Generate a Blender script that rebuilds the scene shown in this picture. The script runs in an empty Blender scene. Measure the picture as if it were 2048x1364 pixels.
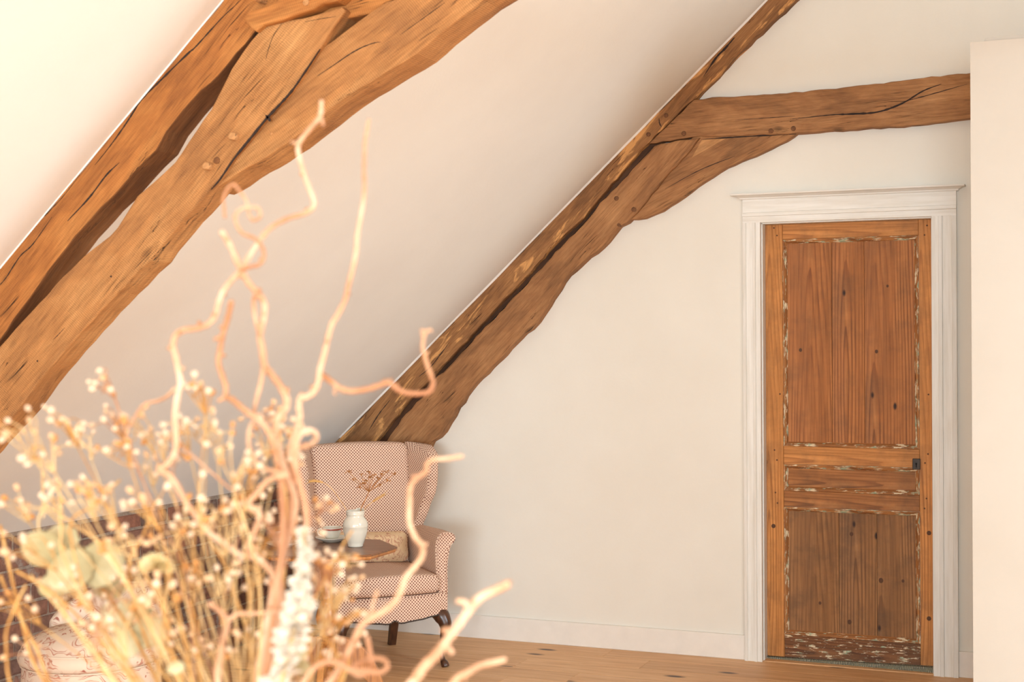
import bpy, bmesh, math, random
from mathutils import Vector, Matrix

# ------------------------------------------------------------------ camera, world, light, exposure
sc = bpy.context.scene
COL = sc.collection
EYE = Vector((0.0, 0.0, 1.6))
FPX = 2844.44
YAW, PITCH, ROLL = math.radians(22.28), math.radians(0.052), math.radians(-0.306)

def cam_axes():
    r = Vector((math.cos(YAW), math.sin(YAW), 0)); F = Vector((-math.sin(YAW), math.cos(YAW), 0)); u = Vector((0, 0, 1))
    F2 = F * math.cos(PITCH) - u * math.sin(PITCH); u2 = u * math.cos(PITCH) + F * math.sin(PITCH)
    r2 = r * math.cos(ROLL) + u2 * math.sin(ROLL); u3 = u2 * math.cos(ROLL) - r * math.sin(ROLL)
    return r2, u3, F2
CR, CU, CF = cam_axes()
cam_data = bpy.data.cameras.new('camera')
cam_data.lens = 50; cam_data.sensor_width = 36; cam_data.sensor_fit = 'HORIZONTAL'
cam_data.clip_start = 0.05; cam_data.clip_end = 100
cam_data.dof.use_dof = True; cam_data.dof.focus_distance = 6.3; cam_data.dof.aperture_fstop = 6.3
cam = bpy.data.objects.new('camera', cam_data); COL.objects.link(cam)
M = Matrix.Identity(4)
for i in range(3):
    M[i][0] = CR[i]; M[i][1] = CU[i]; M[i][2] = -CF[i]; M[i][3] = EYE[i]
cam.matrix_world = M
sc.camera = cam

world = bpy.data.worlds.new('world'); sc.world = world; world.use_nodes = True
bg = world.node_tree.nodes['Background']
bg.inputs[0].default_value = (0.93, 0.96, 1.0, 1); bg.inputs[1].default_value = 1.6

def area_light(name, loc, rot, sx, sy, energy, color):
    l = bpy.data.lights.new(name, 'AREA'); l.shape = 'RECTANGLE'; l.size = sx; l.size_y = sy; l.energy = energy; l.color = color
    o = bpy.data.objects.new(name, l); COL.objects.link(o); o.location = loc; o.rotation_euler = rot
    return o
# daylight standing in the big gable window behind the camera; three added roof lamps fill the left ceiling
area_light('gable_window_daylight', (0.6, -5.94, 1.3), (math.radians(90), 0, 0), 3.7, 1.65, 450, (0.85, 1.05, 1.19))
ADDED_ROOF_WINDOWS = (-3.2, 0.4, 3.9)
for yy, en in zip(ADDED_ROOF_WINDOWS, (48, 80, 128)):
    area_light('added_roof_fill', (2.62, yy, 2.15), (0, math.radians(42.5), 0), 1.3, 1.0, en * 0.95, (0.85, 1.05, 1.19))
sc.view_settings.view_transform = 'Standard'; sc.view_settings.look = 'None'
sc.view_settings.gamma = 1.0; sc.view_settings.use_curve_mapping = False
sc.view_settings.exposure = 0.47
sc.cycles.use_denoising = True
sc.cycles.max_bounces = 6; sc.cycles.diffuse_bounces = 5; sc.cycles.glossy_bounces = 2; sc.cycles.transmission_bounces = 2
sc.cycles.caustics_reflective = False; sc.cycles.caustics_refractive = False; sc.cycles.adaptive_threshold = 0.045

# ------------------------------------------------------------------ geometry of the place
YB = 7.0            # back wall
XK = -4.147         # brick knee wall
YT = 3.38           # near truss, front face
SL, Z0 = 0.917, 4.622   # left roof slope: z = SL * x + Z0
RIDGE_X = 0.0

def ray(x, y): return CR * ((x - 1024) / FPX) + CU * ((682 - y) / FPX) + CF
def on_y(x, y, Y):
    d = ray(x, y); return EYE + d * (Y / d.y)
def on_z(x, y, Z):
    d = ray(x, y); return EYE + d * ((Z - EYE.z) / d.z)
def at_w(x, y, w): return EYE + ray(x, y) * w

# ------------------------------------------------------------------ helpers
def lin(c):
    return tuple((v / 255 / 12.92) if v / 255 <= 0.04045 else ((v / 255 + 0.055) / 1.055) ** 2.4 for v in c) + (1,)

def link(name, me, mat=None, parent=None, loc=None, rot=None):
    o = bpy.data.objects.new(name, me); COL.objects.link(o)
    if mat is not None and me is not None and len(me.materials) == 0: me.materials.append(mat)
    if parent is not None: o.parent = parent
    if loc is not None: o.location = loc
    if rot is not None: o.rotation_euler = rot
    return o
def tag(o, label=None, cat=None, group=None, kind=None):
    if label: o['label'] = label
    if cat: o['category'] = cat
    if group: o['group'] = group
    if kind: o['kind'] = kind
    return o
def thing(name, label, cat, loc=(0, 0, 0), rz=0, group=None):
    o = bpy.data.objects.new(name, None); COL.objects.link(o); o.location = loc; o.rotation_euler = (0, 0, rz)
    o.empty_display_size = 0.05
    return tag(o, label, cat, group)
def mesh_from(verts, faces, name='m', smooth=False):
    me = bpy.data.meshes.new(name); me.from_pydata([tuple(v) for v in verts], [], faces); me.update()
    if smooth: me.polygons.foreach_set('use_smooth', [True] * len(me.polygons))
    return me
def bm_mesh(bm, name='m', smooth=False):
    bmesh.ops.recalc_face_normals(bm, faces=bm.faces)
    me = bpy.data.meshes.new(name); bm.to_mesh(me); bm.free()
    if smooth: me.polygons.foreach_set('use_smooth', [True] * len(me.polygons))
    return me
def add_box(bm, x0, x1, y0, y1, z0, z1, bevel=0, seg=1):
    r = bmesh.ops.create_cube(bm, size=1.0)
    for v in r['verts']:
        v.co = Vector(((x0 + x1) / 2 + v.co.x * (x1 - x0), (y0 + y1) / 2 + v.co.y * (y1 - y0), (z0 + z1) / 2 + v.co.z * (z1 - z0)))
    if bevel:
        es = list({e for v in r['verts'] for e in v.link_edges})
        bmesh.ops.bevel(bm, geom=es, offset=bevel, segments=seg, profile=0.5, affect='EDGES')
def box_mesh(x0, x1, y0, y1, z0, z1, bevel=0, seg=1, smooth=False):
    bm = bmesh.new(); add_box(bm, x0, x1, y0, y1, z0, z1, bevel, seg); return bm_mesh(bm, smooth=smooth)
def prism_xz(poly, y0, y1, bevel=0):
    """polygon in (x, z) pushed through y0..y1"""
    bm = bmesh.new()
    vs = [bm.verts.new((p[0], y0, p[1])) for p in poly]
    f = bm.faces.new(vs)
    r = bmesh.ops.extrude_face_region(bm, geom=[f])
    bmesh.ops.translate(bm, vec=(0, y1 - y0, 0), verts=[g for g in r['geom'] if isinstance(g, bmesh.types.BMVert)])
    if bevel:
        es = [e for e in bm.edges if e.verts[0].co.y < y0 + 1e-5 and e.verts[1].co.y < y0 + 1e-5]
        bmesh.ops.bevel(bm, geom=es, offset=bevel, segments=2, profile=0.5, affect='EDGES', clamp_overlap=True)
    return bm
def catmull(pts, n=6):
    P = [Vector(p) for p in pts]
    if len(P) < 3: return P
    P = [P[0] * 2 - P[1]] + P + [P[-1] * 2 - P[-2]]
    out = []
    for i in range(1, len(P) - 2):
        a, b, c, d = P[i - 1], P[i], P[i + 1], P[i + 2]
        for k in range(n):
            t = k / n
            out.append(0.5 * ((2 * b) + (c - a) * t + (2 * a - 5 * b + 4 * c - d) * t * t + (3 * b - a - 3 * c + d) * t ** 3))
    out.append(P[-2]); return out
def add_tube(bm, pts, rad, seg=8, cap=True):
    pts = [Vector(p) for p in pts]; n = len(pts)
    if not hasattr(rad, '__len__'): rad = [rad] * n
    T = [(pts[min(i + 1, n - 1)] - pts[max(i - 1, 0)]).normalized() for i in range(n)]
    up = Vector((0, 0, 1)) if abs(T[0].z) < 0.9 else Vector((1, 0, 0))
    N = (up - T[0] * up.dot(T[0])).normalized(); rings = []
    for i in range(n):
        N = N - T[i] * N.dot(T[i])
        if N.length < 1e-6: N = T[i].orthogonal()
        N.normalize(); B = T[i].cross(N)
        rings.append([bm.verts.new(pts[i] + (N * math.cos(2 * math.pi * k / seg) + B * math.sin(2 * math.pi * k / seg)) * rad[i]) for k in range(seg)])
    for i in range(n - 1):
        for k in range(seg):
            bm.faces.new((rings[i][k], rings[i][(k + 1) % seg], rings[i + 1][(k + 1) % seg], rings[i + 1][k]))
    if cap:
        bm.faces.new(rings[0]); bm.faces.new(rings[-1])
def add_lathe(bm, prof, seg=32, c=(0, 0, 0)):
    rings = []
    for r, z in prof:
        rings.append([bm.verts.new((c[0] + max(r, 1e-5) * math.cos(2 * math.pi * k / seg), c[1] + max(r, 1e-5) * math.sin(2 * math.pi * k / seg), c[2] + z)) for k in range(seg)])
    for i in range(len(rings) - 1):
        for k in range(seg):
            bm.faces.new((rings[i][k], rings[i][(k + 1) % seg], rings[i + 1][(k + 1) % seg], rings[i + 1][k]))
def loft(rings, closed=True, cap=True):
    """list of equal-length point loops -> bmesh"""
    bm = bmesh.new(); R = [[bm.verts.new(p) for p in r] for r in rings]; n = len(R[0])
    for i in range(len(R) - 1):
        for k in range(n if closed else n - 1):
            bm.faces.new((R[i][k], R[i][(k + 1) % n], R[i + 1][(k + 1) % n], R[i + 1][k]))
    if cap and closed:
        bm.faces.new(R[0]); bm.faces.new(R[-1])
    return bm
def box_uv(me):
    """metre-scaled box projection"""
    uv = me.uv_layers.new(name='UVMap') if not me.uv_layers else me.uv_layers[0]
    for p in me.polygons:
        n = p.normal; a = max(range(3), key=lambda i: abs(n[i]))
        for li in p.loop_indices:
            co = me.vertices[me.loops[li].vertex_index].co
            uv.data[li].uv = (co.y, co.z) if a == 0 else ((co.x, co.z) if a == 1 else (co.x, co.y))
    return me

# ------------------------------------------------------------------ materials
class NT:
    def __init__(s, name):
        s.m = bpy.data.materials.new(name); s.m.use_nodes = True; s.t = s.m.node_tree
        s.b = s.t.nodes['Principled BSDF']
    def n(s, typ, **kw):
        nd = s.t.nodes.new(typ)
        for k, v in kw.items():
            if k.startswith('i_'):
                key = k[2:]; key = int(key) if key.isdigit() else key.replace('_', ' ')
                nd.inputs[key].default_value = v
            else: setattr(nd, k, v)
        return nd
    def l(s, a, b): s.t.links.new(a, b)
    def coord(s, which='Object', scale=(1, 1, 1), rot=(0, 0, 0)):
        tc = s.n('ShaderNodeTexCoord'); mp = s.n('ShaderNodeMapping'); mp.inputs['Scale'].default_value = scale; mp.inputs['Rotation'].default_value = rot
        s.l(tc.outputs[which], mp.inputs[0]); return mp.outputs[0]
    def noise(s, vec, scale, detail=4, rough=0.55, dist=0.0):
        nd = s.n('ShaderNodeTexNoise'); nd.inputs['Scale'].default_value = scale; nd.inputs['Detail'].default_value = detail
        nd.inputs['Roughness'].default_value = rough; nd.inputs['Distortion'].default_value = dist
        if vec is not None: s.l(vec, nd.inputs['Vector'])
        return nd.outputs['Fac']
    def ramp(s, fac, stops, interp='LINEAR'):
        nd = s.n('ShaderNodeValToRGB'); cr = nd.color_ramp; cr.interpolation = interp
        while len(cr.elements) < len(stops): cr.elements.new(0.5)
        for e, (p, c) in zip(cr.elements, stops): e.position = p; e.color = c if len(c) == 4 else lin(c)
        s.l(fac, nd.inputs[0]); return nd.outputs[0]
    def mix(s, a, b, fac, mode='MIX'):
        nd = s.n('ShaderNodeMix', data_type='RGBA', blend_type=mode)
        for sock, v in ((nd.inputs[0], fac), (nd.inputs[6], a), (nd.inputs[7], b)):
            if hasattr(v, 'is_output'): s.l(v, sock)
            else: sock.default_value = v
        return nd.outputs[2]
    def math(s, op, a, b=None):
        nd = s.n('ShaderNodeMath', operation=op)
        for sock, v in zip(nd.inputs, (a, b)):
            if v is None: continue
            if hasattr(v, 'is_output'): s.l(v, sock)
            else: sock.default_value = v
        return nd.outputs[0]
    def bump(s, h, strength=0.3, dist=0.01):
        nd = s.n('ShaderNodeBump'); nd.inputs['Strength'].default_value = strength; nd.inputs['Distance'].default_value = dist
        s.l(h, nd.inputs['Height']); s.l(nd.outputs[0], s.b.inputs['Normal'])
    def col(s, c):
        if hasattr(c, 'is_output'): s.l(c, s.b.inputs['Base Color'])
        else: s.b.inputs['Base Color'].default_value = c
    def rough(s, r): s.b.inputs['Roughness'].default_value = r
W4 = (0, 0, 0, 1); WH = (1, 1, 1, 1)

def mat_plain(name, c, rough=0.6, var=0.0, metallic=0.0, spec=None):
    k = NT(name); k.rough(rough); k.b.inputs['Metallic'].default_value = metallic
    if spec is not None: k.b.inputs['Specular IOR Level'].default_value = spec
    if var:
        f = k.noise(k.coord(), 14, 4); a = lin(c)
        k.col(k.ramp(f, [(0.3, tuple(v * (1 - var) for v in a[:3]) + (1,)), (0.7, tuple(min(1, v * (1 + var)) for v in a[:3]) + (1,))]))
    else: k.col(lin(c))
    return k.m
def mat_plaster(name, c, c2, bump=0.12):
    k = NT(name); v = k.coord()
    k.col(k.ramp(k.noise(v, 2.2, 5, 0.6), [(0.3, c2), (0.7, c)])); k.rough(0.85); k.b.inputs['Specular IOR Level'].default_value = 0.25
    k.bump(k.noise(v, 60, 5, 0.6), bump, 0.004); return k.m
def mat_timber(name, mid, light, dark, saw=0.0, streak=1.0, patch=None):
    """oak beam; local x runs along the grain"""
    k = NT(name)
    big = k.noise(k.coord(scale=(1.6, 4.5, 4.5)), 1.6, 4, 0.6, 0.6)
    grain = k.noise(k.coord(scale=(2.2, 34, 34)), 2.0, 6, 0.65, 0.35)
    fine = k.noise(k.coord(scale=(9, 170, 170)), 1.5, 3, 0.6)
    c = k.ramp(big, [(0.25, dark), (0.5, mid), (0.75, light)])
    g = k.ramp(grain, [(0.25, (0.42, 0.36, 0.32, 1)), (0.5, (0.9, 0.88, 0.86, 1)), (0.75, (1.18, 1.15, 1.1, 1))])
    c = k.mix(c, g, 0.75 * streak, 'MULTIPLY')
    f = k.ramp(fine, [(0.3, (0.7, 0.66, 0.62, 1)), (0.6, (1.06, 1.05, 1.04, 1))])
    c = k.mix(c, f, 0.55, 'MULTIPLY')
    if patch:
        pm = k.ramp(k.noise(k.coord(scale=(1.4, 7, 7)), 2.1, 5, 0.62, 0.8), [(0.56, W4), (0.62, WH)])
        c = k.mix(c, lin(patch), pm, 'MIX')
        c = k.mix(c, f, 0.4, 'MULTIPLY')
    # checks running with the grain
    ck = k.noise(k.coord(scale=(0.9, 16, 16)), 2.6, 3, 0.5, 0.9)
    ckm = k.ramp(k.math('ABSOLUTE', k.math('SUBTRACT', ck, 0.5)), [(0.0, WH), (0.006, WH), (0.014, W4)])
    lim = k.ramp(k.noise(k.coord(scale=(1.5, 5, 5)), 2.4, 2), [(0.56, W4), (0.66, WH)])
    ckm = k.mix(ckm, lim, 1.0, 'MULTIPLY')
    c = k.mix(c, lin((48, 30, 20)), ckm)
    # knots
    vo = k.n('ShaderNodeTexVoronoi'); vo.inputs['Scale'].default_value = 1.0
    k.l(k.coord(scale=(2.6, 5.2, 5.2)), vo.inputs['Vector'])
    kn = k.ramp(vo.outputs['Distance'], [(0.03, WH), (0.10, W4)])
    c = k.mix(c, lin(tuple(int(v * 0.55) for v in dark)), k.math('MULTIPLY', kn, 0.75))
    h = k.math('ADD', k.math('MULTIPLY', grain, 0.7), k.math('MULTIPLY', fine, 0.25))
    if saw:
        wv = k.n('ShaderNodeTexWave', bands_direction='X'); wv.inputs['Scale'].default_value = 52; wv.inputs['Distortion'].default_value = 4; wv.inputs['Detail'].default_value = 3
        k.l(k.coord(rot=(0, math.radians(9), 0)), wv.inputs['Vector'])
        sm = k.ramp(wv.outputs['Fac'], [(0.0, (1 - 0.42 * saw,) * 3 + (1,)), (0.6, (1.05,) * 3 + (1,))])
        c = k.mix(c, sm, k.ramp(k.noise(k.coord(), 3.0, 2), [(0.35, W4), (0.6, WH)]), 'MULTIPLY')
        h = k.math('ADD', h, k.math('MULTIPLY', wv.outputs['Fac'], 0.12 * saw))
    h = k.math('SUBTRACT', h, k.math('MULTIPLY', ckm, 0.8))
    k.col(c); k.rough(0.72); k.b.inputs['Specular IOR Level'].default_value = 0.25
    k.bump(h, 0.55, 0.012); return k.m
def mat_pine(name, mid, light, dark, flecks=0.0, axis='Z', grey=0.0, rings=1.0):
    """old stripped pine; grain along local z (or x), cathedral figure round the object's own centre"""
    k = NT(name)
    sc3 = (1, 1, 0.045) if axis == 'Z' else (0.045, 1, 1)
    v0 = k.coord(scale=sc3)
    nz = k.n('ShaderNodeTexNoise'); nz.inputs['Scale'].default_value = 7; nz.inputs['Detail'].default_value = 3
    k.l(v0, nz.inputs['Vector'])
    add = k.n('ShaderNodeVectorMath', operation='MULTIPLY_ADD'); k.l(nz.outputs['Color'], add.inputs[0]); add.inputs[1].default_value = (0.05, 0.05, 0.05); k.l(v0, add.inputs[2])
    wv = k.n('ShaderNodeTexWave', wave_type='RINGS', rings_direction='Y', wave_profile='SAW'); wv.inputs['Scale'].default_value = 27 * rings; wv.inputs['Distortion'].default_value = 2.6; wv.inputs['Detail'].default_value = 3; wv.inputs['Detail Scale'].default_value = 1.4
    k.l(add.outputs[0], wv.inputs['Vector'])
    g = k.ramp(wv.outputs['Fac'], [(0.0, mid), (0.25, light), (0.6, mid), (0.86, dark), (0.97, dark), (1.0, mid)])
    br = k.ramp(k.noise(k.coord(scale=(9, 9, 0.7) if axis == 'Z' else (0.7, 9, 9)), 1.3, 3), [(0.4, (0.15, 0.15, 0.15, 1)), (0.6, (0.85, 0.85, 0.85, 1))])
    plain = k.ramp(k.noise(k.coord(scale=(12, 12, 0.8) if axis == 'Z' else (0.8, 12, 12)), 1.6, 4), [(0.3, tuple(int(v * 0.86) for v in mid)), (0.55, mid), (0.75, light)])
    g = k.mix(plain, g, br)
    st = k.noise(k.coord(scale=(60, 60, 2.2) if axis == 'Z' else (2.2, 60, 60)), 1.6, 5, 0.6)
    c = k.mix(g, k.ramp(st, [(0.3, (0.68, 0.62, 0.56, 1)), (0.62, (1.08, 1.06, 1.04, 1))]), 0.8, 'MULTIPLY')
    dirt = k.ramp(k.noise(k.coord(), 5.5, 5, 0.65), [(0.46, W4), (0.72, WH)])
    c = k.mix(c, lin((92, 66, 44)), k.math('MULTIPLY', dirt, 0.45 + grey))
    vo = k.n('ShaderNodeTexVoronoi'); k.l(k.coord(scale=(7, 3, 3.4) if axis == 'Z' else (3.4, 3, 7)), vo.inputs['Vector']); vo.inputs['Scale'].default_value = 1.0
    c = k.mix(c, lin((52, 30, 18)), k.ramp(vo.outputs['Distance'], [(0.035, WH), (0.075, W4)]))
    if flecks:
        fl = k.noise(k.coord(scale=(14, 30, 90) if axis == 'X' else (90, 30, 14)), 1.0, 5, 0.7)
        fm = k.ramp(fl, [(0.60 - 0.16 * flecks, W4), (0.635 - 0.16 * flecks, WH)])
        pc = k.ramp(k.noise(k.coord(), 30, 2), [(0.48, (226, 205, 172)), (0.58, (150, 168, 140)), (0.7, (222, 200, 166))])
        c = k.mix(c, pc, fm)
    k.col(c); k.rough(0.6); k.b.inputs['Specular IOR Level'].default_value = 0.3
    k.bump(k.math('ADD', wv.outputs['Fac'], k.math('MULTIPLY', st, 0.8)), 0.25, 0.004); return k.m

M_WALL = mat_plaster('cream_plaster', (232, 226, 215), (228, 221, 209))
M_CEIL = mat_plaster('cream_ceiling_plaster', (234, 229, 221), (230, 224, 216))
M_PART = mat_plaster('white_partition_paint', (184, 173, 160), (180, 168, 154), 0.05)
M_EDGE = mat_plain('white_caulk', (238, 232, 224), 0.8, 0.06)
M_PAINT = NT('white_brushed_paint')
_f = M_PAINT.noise(M_PAINT.coord(scale=(26, 26, 1.6)), 2.0, 5, 0.62)
M_PAINT.col(M_PAINT.ramp(_f, [(0.28, (218, 211, 199)), (0.55, (231, 226, 218)), (0.8, (240, 236, 229))])); M_PAINT.rough(0.55); M_PAINT.bump(_f, 0.2, 0.003); M_PAINT = M_PAINT.m
M_PAINT_X = NT('white_brushed_paint_across')
_f = M_PAINT_X.noise(M_PAINT_X.coord(scale=(1.6, 26, 26)), 2.0, 5, 0.62)
M_PAINT_X.col(M_PAINT_X.ramp(_f, [(0.28, (220, 213, 201)), (0.55, (232, 227, 219)), (0.8, (240, 236, 229))])); M_PAINT_X.rough(0.55); M_PAINT_X.bump(_f, 0.15, 0.002); M_PAINT_X = M_PAINT_X.m
M_BASE = mat_plain('white_baseboard_paint', (232, 224, 214), 0.55, 0.03)
M_OAK_NEAR = mat_timber('honey_oak', (178, 124, 74), (200, 148, 94), (138, 94, 58), saw=0.65)
M_OAK_NEAR2 = mat_timber('honey_oak_smooth', (174, 112, 58), (196, 136, 76), (128, 78, 42), saw=0.25)
M_OAK_FAR = mat_timber('dark_oak', (162, 114, 74), (188, 138, 92), (116, 82, 54))
M_OAK_FAR2 = mat_timber('dark_oak_worn', (154, 108, 68), (180, 130, 82), (104, 72, 46), patch=(212, 154, 94))
M_CRACK = mat_plain('crack_shadow', (44, 28, 20), 0.9)
M_PEG = mat_timber('oak_peg', (196, 144, 94), (212, 164, 114), (152, 104, 64))
M_PEGF = mat_timber('dark_oak_peg', (122, 82, 54), (146, 100, 66), (84, 56, 40))
M_UNDER = mat_timber('shade_darkened_oak', (128, 84, 50), (150, 102, 62), (92, 60, 38))
M_GAPSHADE = mat_timber('shadowed_oak', (86, 58, 40), (104, 70, 48), (60, 42, 30))

rnd = random.Random(7)

# ------------------------------------------------------------------ the setting
def roof_z(x): return SL * x + Z0 if x <= 0 else -SL * x + Z0
def struct(name, me, mat, parent=None, label=None):
    o = link(name, me, mat, parent)
    if parent is None: tag(o, label, kind='structure')
    return o
DX0, DX1, DZ = -1.528, -0.711, 2.17       # door opening
bm = bmesh.new()
for poly in ([(XK, 0), (DX0, 0), (DX0, roof_z(DX0)), (XK, roof_z(XK))],
             [(DX0, DZ), (DX1, DZ), (DX1, roof_z(DX1)), (DX0, roof_z(DX0))],
             [(DX1, 0), (-XK, 0), (-XK, roof_z(-XK)), (0, Z0), (DX1, roof_z(DX1))]):
    b2 = prism_xz(poly, YB, YB + 0.18); me_ = bpy.data.meshes.new('t'); b2.to_mesh(me_); b2.free(); bm.from_mesh(me_)
struct('wall_back', bm_mesh(bm), M_WALL, label='cream plastered back wall around the old door')

def slope_mesh(x0, x1, y0, y1, t):
    z0, z1 = roof_z(x0), roof_z(x1)
    v = [(x0, y0, z0), (x1, y0, z1), (x1, y1, z1), (x0, y1, z0), (x0, y0, z0 + t), (x1, y0, z1 + t), (x1, y1, z1 + t), (x0, y1, z0 + t)]
    return mesh_from(v, [(0, 1, 2, 3), (7, 6, 5, 4), (0, 4, 5, 1), (1, 5, 6, 2), (2, 6, 7, 3), (3, 7, 4, 0)])
struct('ceiling_left', slope_mesh(XK - 0.2, 0, -6.15, YB + 0.18, 0.14), M_CEIL, label='cream sloping attic ceiling above the brick knee wall')
struct('ceiling_right', slope_mesh(0, -XK + 0.2, -6.15, YB + 0.18, 0.14), M_CEIL, label='cream sloping attic ceiling on the right-hand side')
# gable wall behind the camera with its large window
WX0, WX1, WZ0, WZ1 = -1.3, 2.5, 0.45, 2.15
bm = bmesh.new()
for poly in ([(XK, 0), (WX0, 0), (WX0, roof_z(WX0) - 0.001), (XK, roof_z(XK))], [(WX0, 0), (WX1, 0), (WX1, WZ0), (WX0, WZ0)],
             [(WX0, WZ1), (WX1, WZ1), (WX1, roof_z(WX1)), (0, Z0), (WX0, roof_z(WX0))],
             [(WX1, 0), (-XK, 0), (-XK, roof_z(-XK)), (WX1, roof_z(WX1))]):
    b2 = prism_xz(poly, -6.15, -6.0); me_ = bpy.data.meshes.new('t'); b2.to_mesh(me_); b2.free(); bm.from_mesh(me_)
struct('wall_front', bm_mesh(bm), M_WALL, label='cream gable wall behind the camera')
win = thing('window_1', 'large white framed gable window', None, (0, -6.06, 0)); win['kind'] = 'structure'
for k in range(5):
    x = WX0 + (WX1 - WX0) * k / 4
    link('mullion', box_mesh(x - 0.03, x + 0.03, -0.03, 0.03, WZ0, WZ1), M_PAINT, win)
for z in (WZ0, 1.5, WZ1): link('transom', box_mesh(WX0, WX1, -0.03, 0.03, z - 0.03, z + 0.03), M_PAINT, win)
for i, yy in enumerate(ADDED_ROOF_WINDOWS):  # added frames around the fill lamps; the slope behind them is solid
    w_ = thing('window_%d' % (i + 2), 'added roof window frame under the right-hand slope, out of view', None, (2.66, yy, roof_z(2.66) - 0.01)); w_['kind'] = 'structure'
    w_.rotation_euler = (0, math.radians(42.5), 0)
    for a in ((-0.7, -0.65, -0.55, 0.55), (0.65, 0.7, -0.55, 0.55), (-0.65, 0.65, -0.55, -0.5), (-0.65, 0.65, 0.5, 0.55)):
        link('frame', box_mesh(*a, -0.03, 0.02), M_PAINT, w_)
# right knee wall
struct('wall_right', box_mesh(-XK, -XK + 0.15, -6.15, YB + 0.18, 0, roof_z(-XK)), M_WALL, label='cream knee wall on the right-hand side')
# partition with its slightly set back plaster cap
PX, PY, PZ = -0.428, 5.6, 2.708
part = struct('wall_partition', bm_mesh(prism_xz([(PX, 0), (-XK, 0), (-XK, roof_z(-XK)), ((Z0 - PZ) / SL, PZ), (PX, PZ)], PY, YB)), M_PART, label='smooth white partition wall standing in front of the back wall')
me_ = mesh_from([(PX + 0.045, PY + 0.012, PZ - 0.004), (1.9, PY + 0.012, PZ - 0.004), (1.9, YB - 0.01, PZ - 0.004), (PX + 0.045, YB - 0.01, PZ - 0.004),
                 (PX + 0.055, PY + 0.016, PZ + 0.016), (1.9, PY + 0.016, PZ + 0.016), (1.9, YB - 0.01, PZ + 0.016), (PX + 0.055, YB - 0.01, PZ + 0.016)],
                [(3, 2, 1, 0), (4, 5, 6, 7), (0, 1, 5, 4), (1, 2, 6, 5), (2, 3, 7, 6), (3, 0, 4, 7)])
link('plaster_cap', me_, M_PART, part)

# ---- floor boards
M_FLOOR = NT('pale_oak_board')
k = M_FLOOR
oi = k.n('ShaderNodeObjectInfo'); tc = k.n('ShaderNodeTexCoord')
off = k.n('ShaderNodeVectorMath', operation='SCALE'); off.inputs[0].default_value = (17.3, 9.1, 4.7); k.l(oi.outputs['Random'], off.inputs['Scale'])
ad = k.n('ShaderNodeVectorMath', operation='ADD'); k.l(tc.outputs['Object'], ad.inputs[0]); k.l(off.outputs[0], ad.inputs[1])
def _map(scale):
    mp = k.n('ShaderNodeMapping'); mp.inputs['Scale'].default_value = scale; k.l(ad.outputs[0], mp.inputs[0]); return mp.outputs[0]
g1 = k.noise(_map((1.2, 16, 4)), 2.0, 6, 0.62, 0.5); g2 = k.noise(_map((5, 130, 10)), 1.4, 3)
c = k.ramp(g1, [(0.28, (196, 144, 98)), (0.5, (218, 170, 121)), (0.72, (228, 185, 141))])
c = k.mix(c, k.ramp(g2, [(0.3, (0.8, 0.76, 0.72, 1)), (0.6, (1.04, 1.03, 1.02, 1))]), 0.6, 'MULTIPLY')
vo = k.n('ShaderNodeTexVoronoi'); vo.inputs['Scale'].default_value = 1.0; k.l(_map((2.1, 5.5, 1)), vo.inputs['Vector'])
c = k.mix(c, lin((74, 46, 28)), k.ramp(vo.outputs['Distance'], [(0.06, WH), (0.13, W4)]))
tint = k.ramp(oi.outputs['Random'], [(0, (0.9, 0.88, 0.86, 1)), (1, (1.05, 1.05, 1.05, 1))])
c = k.mix(c, tint, 1.0, 'MULTIPLY'); k.col(c); k.rough(0.5); k.bump(g1, 0.15, 0.004); M_FLOOR = k.m
M_SUB = mat_plain('dark_subfloor', (70, 46, 30), 0.9)
floor = struct('floor', box_mesh(XK, -XK, -6.0, YB + 0.3, -0.06, -0.012), M_SUB, label='pale oak board floor of the attic')
BW = 0.19; nrow = int(13 / BW) + 1; r_ = random.Random(3)
lens = (1.9, 2.3, 2.7, 3.1)
meshes = {L: box_mesh(-L / 2 + 0.0008, L / 2 - 0.0008, -BW / 2 + 0.0008, BW / 2 - 0.0008, -0.012, 0, 0.0012) for L in lens}
for i in range(nrow):
    yc = YB - BW * (i + 0.5)
    if yc < -6: break
    x = XK - r_.uniform(0.1, 1.6)
    while x < -XK:
        L = r_.choice(lens)
        if x + L > -XK + 0.2 and x > 3.0: break
        o = link('plank', meshes[L], M_FLOOR, floor, (x + L / 2, yc, 0)); x += L

# ---- brick knee wall
M_BRICK = NT('old_brick'); k = M_BRICK
oi = k.n('ShaderNodeObjectInfo')
c = k.ramp(oi.outputs['Random'], [(0.0, (112, 80, 66)), (0.35, (144, 98, 78)), (0.6, (124, 94, 80)), (0.8, (156, 100, 76)), (1.0, (108, 86, 76))])
tc = k.n('ShaderNodeTexCoord'); sc_ = k.n('ShaderNodeVectorMath', operation='SCALE'); sc_.inputs[0].default_value = (5.1, 8.3, 3.3); k.l(oi.outputs['Random'], sc_.inputs['Scale'])
ad = k.n('ShaderNodeVectorMath', operation='ADD'); k.l(tc.outputs['Object'], ad.inputs[0]); k.l(sc_.outputs[0], ad.inputs[1])
n1 = k.noise(ad.outputs[0], 26, 6, 0.7); n2 = k.noise(ad.outputs[0], 9, 5, 0.7)
c = k.mix(c, k.ramp(n1, [(0.3, (0.55, 0.5, 0.48, 1)), (0.65, (1.15, 1.1, 1.08, 1))]), 0.8, 'MULTIPLY')
c = k.mix(c, lin((150, 136, 124)), k.ramp(n2, [(0.58, W4), (0.70, (0.8, 0.8, 0.8, 1))]))
k.col(c); k.rough(0.9); k.bump(n1, 0.6, 0.01); M_BRICK = k.m
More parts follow.
